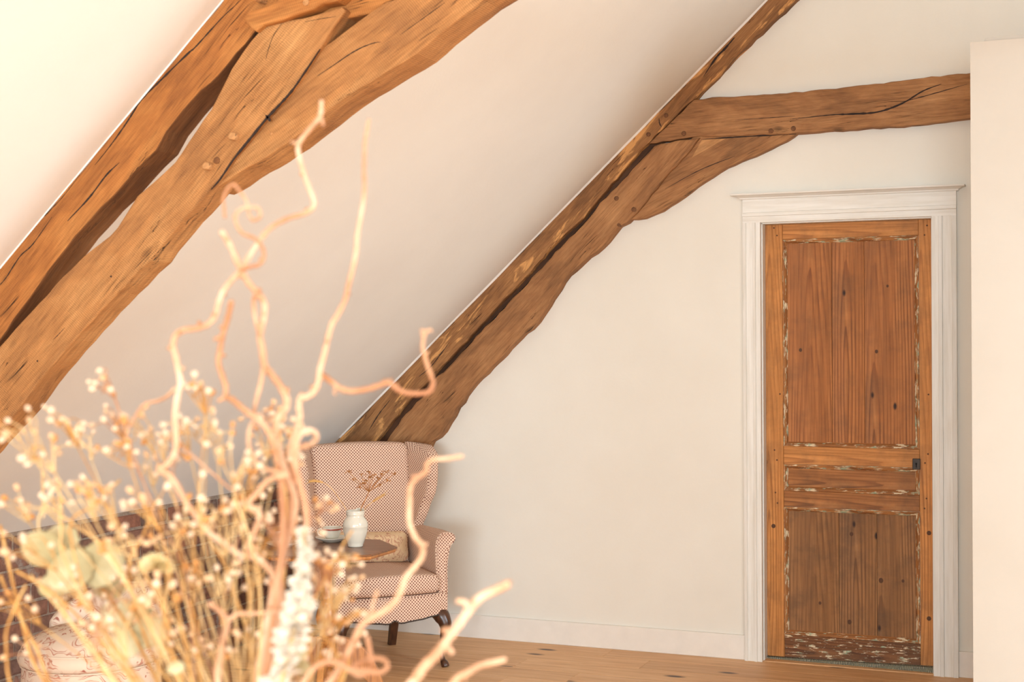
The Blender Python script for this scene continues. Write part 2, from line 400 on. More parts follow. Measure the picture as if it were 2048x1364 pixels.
k = NT('lime_mortar'); n1 = k.noise(k.coord(), 40, 6, 0.7)
k.col(k.ramp(n1, [(0.3, (126, 106, 92)), (0.7, (172, 152, 134))])); k.rough(0.95); k.bump(n1, 0.7, 0.01); M_MORTAR = k.m
wl = struct('wall_left', box_mesh(XK - 0.17, XK - 0.006, -6.15, YB + 0.18, 0, roof_z(XK)), M_MORTAR, label='low brown brick knee wall under the sloping ceiling')
r_ = random.Random(11); BH, BL, J = 0.0605, 0.2, 0.0125
def brick_mesh(L, seed):
    q = random.Random(seed); bm = bmesh.new(); add_box(bm, -0.05, 0.005, -L / 2, L / 2, -BH / 2, BH / 2, 0.005, 1)
    for v in bm.verts: v.co += Vector((q.uniform(-.0025, .0025) if v.co.x > 0 else 0, q.uniform(-.003, .003), q.uniform(-.0025, .0025)))
    return bm_mesh(bm)
bfull = [brick_mesh(BL, s) for s in range(4)]; bhalf = [brick_mesh(BL / 2 - J / 2, s + 9) for s in range(2)]
for row in range(11):
    zc = 0.004 + (BH + J) * row + BH / 2
    y = YB; first = row % 2
    while y > 3.5:
        L = BL / 2 - J / 2 if first else BL; ms = bhalf if first else bfull; first = 0
        link('brick', r_.choice(ms), M_BRICK, wl, (XK - 0.004 + r_.uniform(-.003, .003), y - L / 2 - 0.004, zc + r_.uniform(-.0015, .0015)))
        y -= L + J

# ---- skirting
bb = struct('baseboard_back', box_mesh(XK + 0.01, -1.616, YB - 0.016, YB, 0, 0.122, 0.002), M_BASE, label='plain white skirting board between the knee wall and the door casing')
struct('baseboard_right', box_mesh(-0.599, PX, YB - 0.016, YB, 0, 0.122, 0.002), M_BASE, label='short white skirting board between the door casing and the partition')

# ------------------------------------------------------------------ oak roof trusses
def xz(p, Y):
    q = on_y(p[0], p[1], Y); return Vector((q.x, q.z))
def rough_outline(P, step=0.035, amp=0.003, seed=0, keep=()):
    q = random.Random(seed); out = []
    n = len(P)
    for i in range(n):
        a, b = P[i], P[(i + 1) % n]; d = b - a; L = d.length
        m = max(1, int(L / step)); nrm = Vector((-d.y, d.x)) / max(L, 1e-6)
        for j in range(m):
            out.append(a + d * (j / m) + nrm * (0 if i in keep else q.uniform(-amp, amp)))
    return out
class Timber:
    def __init__(s, name, label, cat, P, Yf, thick, mat, axis, group, amp=0.003, bevel=0.005, seed=0, keep=()):
        """P: outline in (x, z) of the front face at y = Yf"""
        s.Yf = Yf
        a, b = axis; s.ang = math.atan2(b.y - a.y, b.x - a.x); c = sum(P, Vector((0, 0))) / len(P); s.c = c
        s.t = thing(name, label, cat, (c.x, Yf, c.y), 0, group); s.t.rotation_euler = (0, -s.ang, 0)
        L = [s.loc(p) for p in rough_outline(P, amp=amp, seed=seed, keep=keep)]
        s.beam = link('beam', bm_mesh(prism_xz(L, 0, thick, bevel)), mat, s.t)
    def loc(s, p):
        d = p - s.c; ca, sa = math.cos(s.ang), math.sin(s.ang); return (d.x * ca + d.y * sa, -d.x * sa + d.y * ca)
    def crack(s, px, w=0.006, mat=None, seed=0):
        q = random.Random(seed + len(px))
        pts = [Vector((*s.loc(xz(p, s.Yf)), 0)) for p in px]; pts = catmull(pts, 8); n = len(pts); A = []; B = []
        for i, p in enumerate(pts):
            t = (pts[min(i + 1, n - 1)] - pts[max(i - 1, 0)]).normalized(); nn = Vector((-t.y, t.x, 0))
            h = w * 0.5 * math.sin(math.pi * min(1, max(0.02, (i + 0.3) / n))) ** 0.6 * q.uniform(0.6, 1.2)
            A.append(p + nn * h); B.append(p - nn * h)
        v = [(p.x, -0.0007, p.y) for p in A] + [(p.x, -0.0007, p.y) for p in B]
        v += [(x, 0.003, z) for (x, _, z) in v]
        f = [(i, i + 1, n + i + 1, n + i) for i in range(n - 1)]
        f += [(i, 2 * n + i, 2 * n + i + 1, i + 1) for i in range(n - 1)] + [(n + i + 1, 3 * n + i + 1, 3 * n + i, n + i) for i in range(n - 1)]
        link('crack', mesh_from(v, f), mat or M_CRACK, s.t)
    def peg(s, px, r, mat, proud=0.012):
        x, z = s.loc(xz(px, s.Yf)); bm = bmesh.new(); q = random.Random(int(px[0]))
        ring = []
        for (rr, yy) in ((r, 0.02), (r, -proud * 0.7), (r * 0.75, -proud), (0.0005, -proud * 1.05)):
            ring.append([(rr * math.cos(2 * math.pi * k / 9 + .3) * (1 + 0.1 * math.sin(k * 2.3 + px[0])), yy, rr * math.sin(2 * math.pi * k / 9 + .3)) for k in range(9)])
        b_ = loft(ring); o = link('peg', bm_mesh(b_), mat, s.t, (x, 0, z))
        return o
V2 = lambda x, z: Vector((x, z))
def ext(p, q, X):
    """carry the line p->q on to x = X"""
    d = q - p; return p + d * ((X - p.x) / d.x)

# ---- near truss
G1 = 'timbers of the near roof truss'
Y = YT
up = [(454.5, 0), (360.6, 101.6), (289.5, 188), (203, 282), (195.5, 292), (127, 373), (62, 440), (0, 510)]
lo = [(0, 678), (40, 620), (77, 568), (113.6, 517), (150, 473), (200, 416), (244, 371), (284, 325), (310, 300), (333, 264), (366, 218), (437, 147), (508, 66), (560, 5)]
U = [xz(p, Y) for p in up]; L = [xz(p, Y) for p in lo]
U = [V2(p.x, roof_z(p.x) - 0.002 if p.y > roof_z(p.x) - 0.02 else p.y) for p in U]
e0 = ext(L[1], L[0], -4.12); e1 = V2(-0.05, roof_z(-0.05) - 0.21)
P = [V2(-0.05, roof_z(-0.05) - 0.004)] + U + [V2(-4.12, roof_z(-4.12) - 0.004), V2(-4.12, min(e0.y, roof_z(-4.12) - 0.2))] + L + [e1]
tA = Timber('principal_rafter', 'honey oak principal rafter of the near truss, lying against the sloping ceiling', 'beam', P, Y, 0.108, M_OAK_NEAR2, (L[0], L[9]), G1, seed=1, keep=(0,))
tA.beam.data.materials.append(M_UNDER)  # darker second material paints the gap's shade onto the underside faces
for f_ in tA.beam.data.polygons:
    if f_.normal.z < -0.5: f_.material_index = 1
tA.crack([(482, 0), (442, 38), (391, 94), (376, 107), (320, 162), (284, 198), (262, 232), (244, 259), (218, 295), (190, 330)], 0.006)
tA.crack([(239, 325), (213, 350), (178, 396), (135, 442)], 0.006); tA.crack([(104, 434), (66, 488), (40, 513), (11, 557), (-10, 580)], 0.004)
tA.crack([(160, 350), (120, 400), (80, 440)], 0.002)
# plaster line where the ceiling meets the rafter
pts = [xz(p, Y) for p in up]
v = []; f = []
for i, p in enumerate(pts):
    zz = roof_z(p.x); w_ = 0.002 + 0.002 * ((i * 37) % 5) / 5
    v += [(p.x, Y - 0.004, zz - 0.0005), (p.x + 0.002, Y - 0.0015, zz - 0.0005 - w_), (p.x, Y + 0.02, zz)]
for i in range(len(pts) - 1): f += [(3 * i, 3 * i + 3, 3 * i + 4, 3 * i + 1), (3 * i + 1, 3 * i + 4, 3 * i + 5, 3 * i + 2)]
link('plaster_edge', mesh_from(v, f), M_EDGE, bpy.data.objects['ceiling_left'])

Yb_ = YT - 0.02
bu = [(530, 52), (518, 61), (487.6, 101.6), (462, 137), (442, 178), (421.5, 218), (376, 284), (350, 325), (305, 366), (274, 391), (254, 421.5), (238, 447), (234, 455), (220, 471), (176, 506), (125, 554), (62, 623), (0, 693)]
bl = [(0, 858), (18, 843), (55, 795), (92, 744), (147, 682), (198, 623), (253, 568), (300, 521), (333, 477), (366, 440), (419, 381), (432, 366), (467, 315), (500, 274), (531, 236), (584, 178), (642, 94), (670, 50), (691, 20), (683, 13), (632, 30), (565, 44)]
U = [xz(p, Yb_) for p in bu]; L = [xz(p, Yb_) for p in bl]
a0 = ext(U[-2], U[-1], -3.75); a1 = ext(L[2], L[0], -3.72)
tB = Timber('truss_blade', 'broad sawn oak blade of the near truss with two round pegs', 'beam', U + [a0, a1] + L, Yb_, 0.10, M_OAK_NEAR, (L[0], L[14]), G1, seed=2, amp=0.002)
tB.peg((471, 274), 0.012, M_PEG, 0.022); tB.peg((419, 333), 0.012, M_PEG, 0.022); tB.peg((434, 321), 0.010, M_UNDER, 0.004)
tB.crack([(422, 379), (440, 358), (468, 317), (501, 276), (532, 238), (562, 206), (586, 178), (615, 136), (640, 98)], 0.007)
tB.crack([(531, 230), (536, 236), (540, 243)], 0.008)
tB.crack([(566, 43), (548, 70), (538, 95), (532, 118)], 0.0016); tB.crack([(610, 44), (640, 38), (672, 33)], 0.0014)
tB.crack([(130, 655), (118, 668), (106, 680)], 0.002); tB.peg((222, 553), 0.003, M_CRACK, 0.0005); tB.peg((75, 722), 0.003, M_CRACK, 0.0005)

cu = [(772, 5), (735, 29), (700, 55), (660, 85), (642, 95), (584, 179), (531, 237), (500, 276), (467, 317), (432, 370), (419, 382)]
cl = [(432, 376), (492, 336), (513, 325), (574, 286), (637, 238), (684, 200), (715, 180), (762, 152), (833, 107), (894, 56), (965, 0), (1080, -70), (1220, -118), (1220, -124)]
tC = Timber('arch_brace', 'wide curved oak brace of the near truss sweeping up to the right', 'beam', [xz(p, YT) for p in cu + cl], YT, 0.125, M_OAK_NEAR, (xz((430, 380), YT), xz((800, 100), YT)), G1, seed=3, amp=0.0015)
tC.crack([(635, 152), (665, 132), (700, 108), (726, 94), (748, 86), (762, 84)], 0.003); tC.crack([(800, 70), (850, 34), (890, 5)], 0.0018); tC.peg((543, 268), 0.004, M_PEG, 0.002)
col_lo = [(600, 46), (695, 33), (737, 27), (772, 5)]
Lc = [xz(p, YT) for p in col_lo]
P = [xz((560, 30), YT)] + Lc + [V2(-1.2, Lc[-1].y + 0.04), V2(2.2, 2.56), V2(2.05, 2.74), V2(-1.9, 2.70), xz((575, -40), YT)]
tD = Timber('collar_beam', 'oak collar beam of the near truss with a pointed lapped end', 'beam', P, YT + 0.012, 0.12, M_OAK_NEAR2, (V2(0, 0), V2(1, 0.15)), G1, seed=4)
lap = [(490, 38), (502, 22), (532, 12), (575, -6), (640, -28), (720, -40), (675, 4), (644, 9), (628, 19), (600, 28), (565, 42), (528, 51), (514, 64), (507, 60), (496, 48)]
Lp = [tD.loc(xz(p, YT - 0.035)) for p in lap]
o = link('lap_end', bm_mesh(prism_xz(Lp, 0, 0.05, 0.006)), M_OAK_NEAR2, tD.t, (0, -0.052, 0))
for pp in ((533, 3), (632, 13)):
    pg = tD.peg(pp, 0.012, M_PEG, 0.055)

# ---- far truss, half buried in the back wall
G2 = 'timbers of the truss set in the back wall'
YF = YB - 0.06
up = [(1543.7, 0), (1494, 45.5), (1469, 72.5), (1399, 137), (1357, 182), (1324, 228), (1291, 260), (1237, 307), (1157, 387), (1106, 441), (1045, 499), (998, 553), (960, 588), (937, 621), (913, 642), (881, 673), (834, 715), (773, 774), (735, 814), (707, 844), (679, 879)]
lo = [(754, 882), (815, 804), (857, 762), (923, 692), (979, 631), (1017, 588), (1059, 546), (1110, 485), (1167, 434), (1223, 368), (1270, 312), (1310, 271), (1378, 207), (1392.5, 195), (1465, 120), (1531, 54), (1591, 0)]
U = [xz(p, YF) for p in up]; U = [V2(p.x, roof_z(p.x) - 0.004 if p.y > roof_z(p.x) - 0.06 else p.y) for p in U]; L = [xz(p, YF) for p in lo]
P = [V2(-0.05, roof_z(-0.05) - 0.005)] + U + [V2(-4.12, roof_z(-4.12) - 0.005), V2(-4.12, 0.70)] + [ext(L[2], L[0], -4.0)] + L + [V2(-0.05, roof_z(-0.05) - 0.17)]
fA = Timber('principal_rafter', 'dark weathered oak rafter of the back wall truss running up along the ceiling edge', 'beam', P, YF, 0.06, M_OAK_FAR2, (L[0], L[10]), G2, seed=5, amp=0.004, bevel=0.007)
fA.crack([(1407, 153), (1432, 116), (1450, 97), (1469, 75)], 0.012); fA.crack([(899, 685), (880, 710), (860, 735), (838, 753)], 0.006); fA.crack([(780, 800), (758, 828), (738, 860)], 0.006)
fA.crack([(1318, 236), (1319, 246), (1323, 254)], 0.006)
for p in ((1332.5, 231), (1297, 269)): fA.peg(p, 0.011, M_PEGF, 0.008)
bu = [(1307.6, 291), (1265, 340), (1200, 405.5), (1167, 448), (1110, 504), (1063.5, 556), (1007, 617), (951, 673), (904, 725), (866, 762), (843, 795), (810, 828), (773, 882), (740, 925)]
bl = [(830, 925), (862, 886), (885, 865), (895, 849), (913, 818), (946, 771.5), (970, 748), (1007, 710.5), (1035, 678), (1059, 659), (1073, 645), (1087, 626), (1101, 598), (1115, 579), (1134, 551), (1157, 532), (1176, 516), (1214, 485), (1237, 452), (1253.6, 445), (1283, 414), (1324, 364), (1353, 331), (1382, 298), (1399, 274)]
fB = Timber('truss_blade', 'knobbly dark oak blade of the back wall truss with a wavy lower edge', 'beam', [xz(p, YF - 0.01) for p in bu + bl], YF - 0.01, 0.07, M_OAK_FAR, (xz((850, 820), YF), xz((1300, 330), YF)), G2, seed=6, amp=0.005, bevel=0.009)
for p, r in (((1268, 419), 0.013), ((1233, 397), 0.012), ((1238, 450), 0.009)): fB.peg(p, r, M_PEGF, 0.006)
link('gap_shade', bm_mesh(prism_xz([fB.loc(xz(p, YB)) for p in [(1330, 262), (1230, 352), (1100, 480), (900, 705), (740, 885), (790, 890), (930, 700), (1110, 512), (1240, 372), (1340, 275)]], 0.05, 0.068)), M_GAPSHADE, fB.t)  # dark strip laid between rafter and blade to stand for the deep shade there
cu = [(1597.5, 264), (1540, 266), (1440, 268), (1390, 270), (1352, 310), (1318, 352), (1280, 400), (1256, 440)]
cl = [(1289, 437), (1324, 422), (1365, 394), (1407, 364), (1453, 335), (1523, 306), (1573, 282)]
fC = Timber('arch_brace', 'dark oak brace wedged under the collar beam of the back wall truss', 'beam', [xz(p, YF + 0.01) for p in cu + cl], YF + 0.01, 0.05, M_OAK_FAR, (xz((1290, 430), YF), xz((1590, 270), YF)), G2, seed=7, amp=0.003, bevel=0.006)
fC.crack([(1402, 279), (1460, 275), (1530, 271), (1592, 268)], 0.007); fC.crack([(1330, 378), (1400, 340), (1470, 312)], 0.004)
k_ = [xz(p, YF + 0.01) for p in ((1404, 280), (1452, 277), (1424, 293), (1384, 315))]
link('wedge', bm_mesh(prism_xz([fC.loc(p) for p in k_], -0.0012, 0.02)), M_PEG, fC.t)
du = [(1939, 146), (1862.5, 153), (1751, 168), (1655, 178), (1573, 186), (1424, 195), (1388, 199), (1342, 243), (1297, 288)]
dl = [(1340, 281), (1399, 273), (1540, 269), (1618, 265), (1697, 259), (1821, 250.5), (1939, 236)]
D = [xz(p, YF) for p in du + dl]; D[0] = ext(D[1], D[0], PX - 0.001); D[-1] = ext(D[-2], D[-1], PX - 0.001)
fD = Timber('collar_beam', 'dark oak collar beam above the door, running into the white partition', 'beam', D, YF, 0.06, M_OAK_FAR, (D[5], D[0]), G2, seed=8, amp=0.003, bevel=0.006, keep=(len(D) - 1,))
fD.crack([(1585, 238), (1660, 230), (1700, 228), (1755, 224), (1804, 207), (1846, 182), (1883, 168)], 0.010); fD.crack([(1470, 240), (1530, 236), (1590, 232)], 0.003); fD.crack([(1800, 205), (1850, 192), (1935, 168)], 0.004)
for p in ((1368, 267), (1542, 262), (1587, 257)): fD.peg(p, 0.012, M_PEGF, 0.008)
pts = [xz(p, YF) for p in up]; v = []; f = []
for i, p in enumerate(pts):
    zz = roof_z(p.x); w_ = 0.003 + 0.005 * ((i * 29) % 5) / 5
    v += [(p.x, YF - 0.012, zz - 0.0005), (p.x + 0.005, YF - 0.001, zz - 0.0005 - w_), (p.x, YF + 0.03, zz)]
for i in range(len(pts) - 1): f += [(3 * i, 3 * i + 3, 3 * i + 4, 3 * i + 1), (3 * i + 1, 3 * i + 4, 3 * i + 5, 3 * i + 2)]
link('plaster_edge', mesh_from(v, f), M_EDGE, bpy.data.objects['ceiling_left'])

# ------------------------------------------------------------------ old door with its white casing
PINE = dict(mid=(200, 134, 72), light=(210, 146, 84), dark=(166, 106, 56))
M_PINE_Z = mat_pine('stripped_pine_upright', PINE['mid'], PINE['light'], PINE['dark'])
M_PINE_X = mat_pine('stripped_pine_rail', PINE['mid'], PINE['light'], PINE['dark'], axis='X')
M_PINE_P = mat_pine('stripped_pine_panel', (172, 108, 58), (184, 122, 70), (126, 74, 38), rings=0.8)
M_PINE_L = mat_pine('greyed_pine_panel', (148, 102, 60), (162, 116, 74), (108, 70, 40), grey=0.25, rings=0.8)
M_PINE_LX = mat_pine('greyed_pine_rail', (166, 108, 60), (180, 124, 74), (120, 74, 40), axis='X', grey=0.2)
M_MOULD_X = mat_pine('flaking_paint_moulding_rail', (170, 112, 64), (196, 140, 88), (120, 74, 42), flecks=0.42, axis='X')
M_MOULD_Z = mat_pine('flaking_paint_moulding_upright', (170, 112, 64), (196, 140, 88), (120, 74, 42), flecks=0.42, axis='Z')
M_BOTTOM = mat_pine('flaking_paint_bottom_rail', (122, 78, 46), (146, 98, 60), (84, 50, 30), flecks=0.25, axis='X', grey=0.2)
M_IRON = mat_plain('blackened_iron', (60, 52, 46), 0.55, 0.1, 0.6)
M_HOLE = mat_plain('dark_hole', (18, 14, 12), 0.9)
YD = YB + 0.06
door = thing('door_1', 'old stripped pine panelled door with traces of flaking paint', None, (0, YD, 0)); door['kind'] = 'structure'
def zl(y): return on_y(1566, y, YD).z
LX0, LX1, LZ0, LZ1 = -1.522, -0.716, 0.014, 2.166
SX0, SX1 = on_y(1566, 700, YD).x, on_y(1838, 700, YD).x
def door_part(name, x0, x1, z0, z1, mat, y0=0, y1=0.035, bev=0.0015, parent=None):
    cx, cz = (x0 + x1) / 2, (z0 + z1) / 2
    return link(name, box_mesh(x0 - cx, x1 - cx, y0, y1, z0 - cz, z1 - cz, bev), mat, parent or door, (cx, 0, cz))
door_part('stile', LX0, SX0, LZ0, LZ1, M_PINE_Z); door_part('stile', SX1, LX1, LZ0, LZ1, M_PINE_Z)
ZT, Z1, Z2, Z3, Z4, Z5 = zl(479), zl(892), zl(928), zl(981), zl(1013), zl(1268)
g_ = 0.0008
door_part('rail', SX0 + g_, SX1 - g_, ZT, LZ1, M_PINE_X, 0.0005); door_part('rail', SX0 + g_, SX1 - g_, Z2, Z1, M_PINE_X, 0.0005)
door_part('rail', SX0 + g_, SX1 - g_, Z4, Z3, M_PINE_LX, 0.0005); door_part('rail', SX0 + g_, SX1 - g_, LZ0, Z5, M_BOTTOM, 0.0005)
def moulding(x0, x1, z0, z1, w=0.022):
    """four mitred ogee strips inside a panel opening"""
    out = [(x0, z0), (x1, z0), (x1, z1), (x0, z1)]; inn = [(x0 + w, z0 + w), (x1 - w, z0 + w), (x1 - w, z1 - w), (x0 + w, z1 - w)]
    m = 0.35
    for i in range(4):
        a, b, c, d = out[i], out[(i + 1) % 4], inn[(i + 1) % 4], inn[i]
        cx = (a[0] + b[0]) / 2; cz = (a[1] + b[1]) / 2
        L = lambda p, q, t: (p[0] + (q[0] - p[0]) * t, p[1] + (q[1] - p[1]) * t)
        rows = [(0.0, -0.002), (0.16, -0.006), (0.34, -0.005), (0.42, 0.001), (0.7, 0.006), (0.78, 0.004), (1.0, 0.012)]
        v = []
        for t, y in rows:
            p = L(a, d, t); q = L(b, c, t); v += [(p[0] - cx, y, p[1] - cz), (q[0] - cx, y, q[1] - cz)]
        v += [(c[0] - cx, 0.02, c[1] - cz), (d[0] - cx, 0.02, d[1] - cz)]
        f = [(2 * k, 2 * k + 1, 2 * k + 3, 2 * k + 2) for k in range(len(rows) - 1)]
        link('moulding', mesh_from(v, f), M_MOULD_X if i % 2 == 0 else M_MOULD_Z, door, (cx, 0, cz))
for (a, b) in ((Z1, ZT), (Z3, Z2), (Z5, Z4)): moulding(SX0, SX1, a, b)
mw = 0.018
def bx_(px, y=700): return on_y(px, y, YD + 0.012).x
for xs, za, zb, mt in (([SX0 + mw, bx_(1664), bx_(1729), SX1 - mw], Z1 + mw, ZT - mw, M_PINE_P), ([SX0 + mw, bx_(1676), bx_(1752), SX1 - mw], Z5 + mw, Z4 - mw, M_PINE_L)):
    for i in range(3):
        o = door_part('panel_board', xs[i] + (0.0006 if i else 0), xs[i + 1] - 0.0006, za, zb, mt, 0.0115 + 0.0006 * (i % 2), 0.026, 0.001)
        # shift the grain centre so that every board shows its own figure
        sh = (0.03, 0.02, -0.045)[i]; dz = (-0.55, 0.35, -0.15)[i]
        for vv in o.data.vertices: vv.co.x -= sh; vv.co.z -= dz
        o.location.x += sh; o.location.z += dz
door_part('panel_board', SX0 + mw, SX1 - mw, Z3 + mw, Z2 - mw, M_PINE_LX, 0.0115, 0.026, 0.001)
lk = on_y(1833, 928, YD); lock = door_part('lock_plate', lk.x - 0.018, lk.x + 0.018, lk.z - 0.026, lk.z + 0.026, M_IRON, -0.009, 0.0, 0.002); lock['label'] = 'small dark iron lock plate'
kh = bmesh.new(); add_box(kh, -0.0025, 0.0025, -0.0102, -0.008, -0.016, 0.002); add_lathe(kh, [(0.0001, 0), (0.005, 0.0), (0.005, 0.001)], 10)
for v_ in kh.verts:
    if v_.co.z >= -1e-6 and v_.co.y > -0.007: v_.co = Vector((v_.co.x, -0.0102 + v_.co.z, v_.co.y + 0.002))
link('keyhole', bm_mesh(kh), M_HOLE, lock)
# pegs of the mortised joints and knots in the stiles
def dowel(px, r, mat=M_HOLE):
    p = on_y(px[0], px[1], YD); b_ = bmesh.new()
    ring = [[(rr * math.cos(k * math.pi / 4), yy, rr * math.sin(k * math.pi / 4)) for k in range(8)] for rr, yy in ((r, 0.004), (r, -0.0012), (r * 0.6, -0.0016))]
    link('dowel', bm_mesh(loft(ring)), mat, door, (p.x, 0, p.z))
M_DOWEL = mat_plain('dark_dowel', (86, 54, 32), 0.8)
for p in ((1548, 456), (1554, 471), (1854, 451), (1849, 470), (1567, 495), (1549, 900), (1554, 920), (1551, 985), (1555, 1006), (1856, 908), (1850, 926), (1853, 997), (1849, 1017), (1560, 788), (1857, 789), (1836, 651)): dowel(p, 0.0042, M_DOWEL)
for p in ((1547, 1052), (1858, 1066), (1858, 1237)): dowel(p, 0.011, M_DOWEL)
for p, r in (((1703, 1068), 0.009), ((1762, 1161), 0.011), ((1806, 1162), 0.007), ((1640, 1206), 0.007), ((1699, 1244), 0.010), ((1601, 700), 0.008), ((1753, 703), 0.008), ((1775, 572), 0.006)):
    p3 = on_y(p[0], p[1], YD + 0.0115); b_ = bmesh.new()
    ring = [[(rr * math.cos(k * math.pi / 5), yy, rr * 1.2 * math.sin(k * math.pi / 5)) for k in range(10)] for rr, yy in ((r, 0.014), (r, 0.0108), (r * 0.6, 0.0104))]
    link('knot', bm_mesh(loft(ring)), M_DOWEL, door, (p3.x, 0, p3.z))
# casing
cas = thing('trim_1', 'white painted door casing with a projecting cornice', None, (0, YB, 0)); cas['kind'] = 'structure'
def upright(x_out, x_in, name):
    s = 1 if x_in > x_out else -1; w = abs(x_in - x_out); prof = [(0, 0), (0, -0.03), (0.18, -0.033), (0.2, -0.027), (0.56, -0.027), (0.58, -0.034), (0.72, -0.036), (0.74, -0.030), (1.0, -0.030), (1.0, 0)]
    ring = [[(x_out + s * w * t, y, z) for t, y in prof] for z in (0.0, DZ + 0.003)]
    link(name, bm_mesh(loft(ring)), M_PAINT, cas)
upright(-1.616, DX0, 'jamb_board'); upright(-0.599, DX1, 'jamb_board')
prof = [(0, 0), (0, -0.030), (0.26, -0.030), (0.28, -0.036), (0.42, -0.034), (0.44, -0.027), (1.0, -0.027), (1.0, 0)]
ring = [[(x, y, DZ + 0.003 + 0.115 * t) for t, y in prof] for x in (-1.616, -0.599)]
link('header_board', bm_mesh(loft(ring)), M_PAINT_X, cas)
# cornice: returned ogee
prof = [(0.0, 0.0), (0.006, 0.002), (0.008, 0.008), (0.022, 0.013), (0.034, 0.018), (0.046, 0.019), (0.048, 0.026), (0.0, 0.026)]
rings = []
zc = DZ + 0.118
for p_, z_ in prof:
    x0, x1 = -1.616 - 0.006 - p_, -0.599 + 0.006 + p_ * 0.75; rings.append([(x0, 0, zc + z_), (x0, -0.03 - p_, zc + z_), (x1, -0.03 - p_, zc + z_), (x1, 0, zc + z_)])
link('cornice', bm_mesh(loft(rings)), M_PAINT_X, cas)
for a in ((DX0, DX0 + 0.006, 0, 0.11, 0, DZ), (DX1 - 0.005, DX1, 0, 0.11, 0, DZ), (DX0, DX1, 0, 0.11, DZ - 0.003, DZ), (DX0, DX0 + 0.03, 0.097, 0.14, 0, DZ), (DX1 - 0.03, DX1, 0.097, 0.14, 0, DZ), (DX0, DX1, 0.097, 0.14, DZ - 0.05, DZ)):
    link('jamb_lining', box_mesh(*a), M_PAINT, cas)
k = NT('sisal'); 
wv = k.n('ShaderNodeTexWave', bands_direction='X'); wv.inputs['Scale'].default_value = 38; wv.inputs['Distortion'].default_value = 3; k.l(k.coord(), wv.inputs['Vector'])
wv2 = k.n('ShaderNodeTexWave', bands_direction='Y'); wv2.inputs['Scale'].default_value = 60; wv2.inputs['Distortion'].default_value = 3; k.l(k.coord(), wv2.inputs['Vector'])
f_ = k.math('MULTIPLY', wv.outputs['Fac'], wv2.outputs['Fac'])
k.col(k.ramp(f_, [(0.1, (120, 116, 96)), (0.5, (178, 174, 150)), (0.9, (216, 210, 186))])); k.rough(0.95); k.bump(f_, 1.0, 0.01); M_SISAL = k.m
sis = mesh_from([(DX0 + .006, YB + .045, 0), (DX1 - .005, YB + .018, 0), (DX1 - .005, YB + .2, 0), (DX0 + .006, YB + .2, 0), (DX0 + .006, YB + .047, .010), (DX1 - .005, YB + .022, .028), (DX1 - .005, YB + .2, .028), (DX0 + .006, YB + .2, .010)],
                [(3, 2, 1, 0), (4, 5, 6, 7), (0, 1, 5, 4), (1, 2, 6, 5), (2, 3, 7, 6), (3, 0, 4, 7)])
tag(link('door_mat', sis, M_SISAL), 'grey-green woven sisal mat strip tucked under the old door', 'mat')
sill = struct('trim_2', box_mesh(DX0, DX1, YB - 0.012, YB + 0.05, -0.012, 0.004, 0.002), M_FLOOR, label='narrow pale wooden threshold strip at the foot of the door')
struct('wall_hall', box_mesh(DX0 - 0.6, DX1 + 0.6, YB + 0.6, YB + 0.65, 0, 2.4), M_WALL, label='wall of the space behind the door')

# ------------------------------------------------------------------ soft shapes
def soft_box(x0, x1, y0, y1, z0, z1, r, n=14, fn=None, uvscale=1.0):
    """box with rounded edges of radius r on an n-grid per side, bent by fn(p)"""
    bm = bmesh.new(); key = {}
    lo = Vector((x0, y0, z0)); hi = Vector((x1, y1, z1)); rr = (min(r, (x1 - x0) / 2 - 1e-4), min(r, (y1 - y0) / 2 - 1e-4), min(r, (z1 - z0) / 2 - 1e-4))
    def vert(q):
        kx = tuple(round(c, 5) for c in q)
        if kx in key: return key[kx]
        inner = Vector((max(lo[i] + rr[i], min(hi[i] - rr[i], q[i])) for i in range(3)))
        d = Vector(((q[i] - inner[i]) / rr[i] for i in range(3)))
        L = d.length
        p = inner + Vector((d[i] / L * rr[i] for i in range(3))) if L > 1e-9 else Vector(q)
        if fn: p = fn(p)
        key[kx] = bm.verts.new(p); return key[kx]
    def lines(a, b, m, rad):
        s = [0, 0.12, 0.28, 0.5, 0.75, 1]
        out = [a + rad * t for t in s] + [a + rad + (b - a - 2 * rad) * (j / m) for j in range(1, m)] + [b - rad * t for t in reversed(s)]
        return out
    G = [lines(lo[i], hi[i], n, rr[i]) for i in range(3)]
    for ax in range(3):
        u, v = [i for i in range(3) if i != ax]
        for side in (lo[ax], hi[ax]):
            for i in range(len(G[u]) - 1):
                for j in range(len(G[v]) - 1):
                    vs = []
                    for (a, b) in ((i, j), (i + 1, j), (i + 1, j + 1), (i, j + 1)):
                        q = [0, 0, 0]; q[ax] = side; q[u] = G[u][a]; q[v] = G[v][b]; vs.append(vert(q))
                    if len(set(vs)) >= 3:
                        try: bm.faces.new(list(dict.fromkeys(vs)))
                        except ValueError: pass
    return box_uv(bm_mesh(bm, smooth=True))
def ss(a, b, x):
    t = max(0, min(1, (x - a) / (b - a))); return t * t * (3 - 2 * t)
def interp(tab, x):
    for (a, ya), (b, yb) in zip(tab, tab[1:]):
        if x <= b: return ya + (yb - ya) * ss(0, 1, (x - a) / (b - a))
    return tab[-1][1]

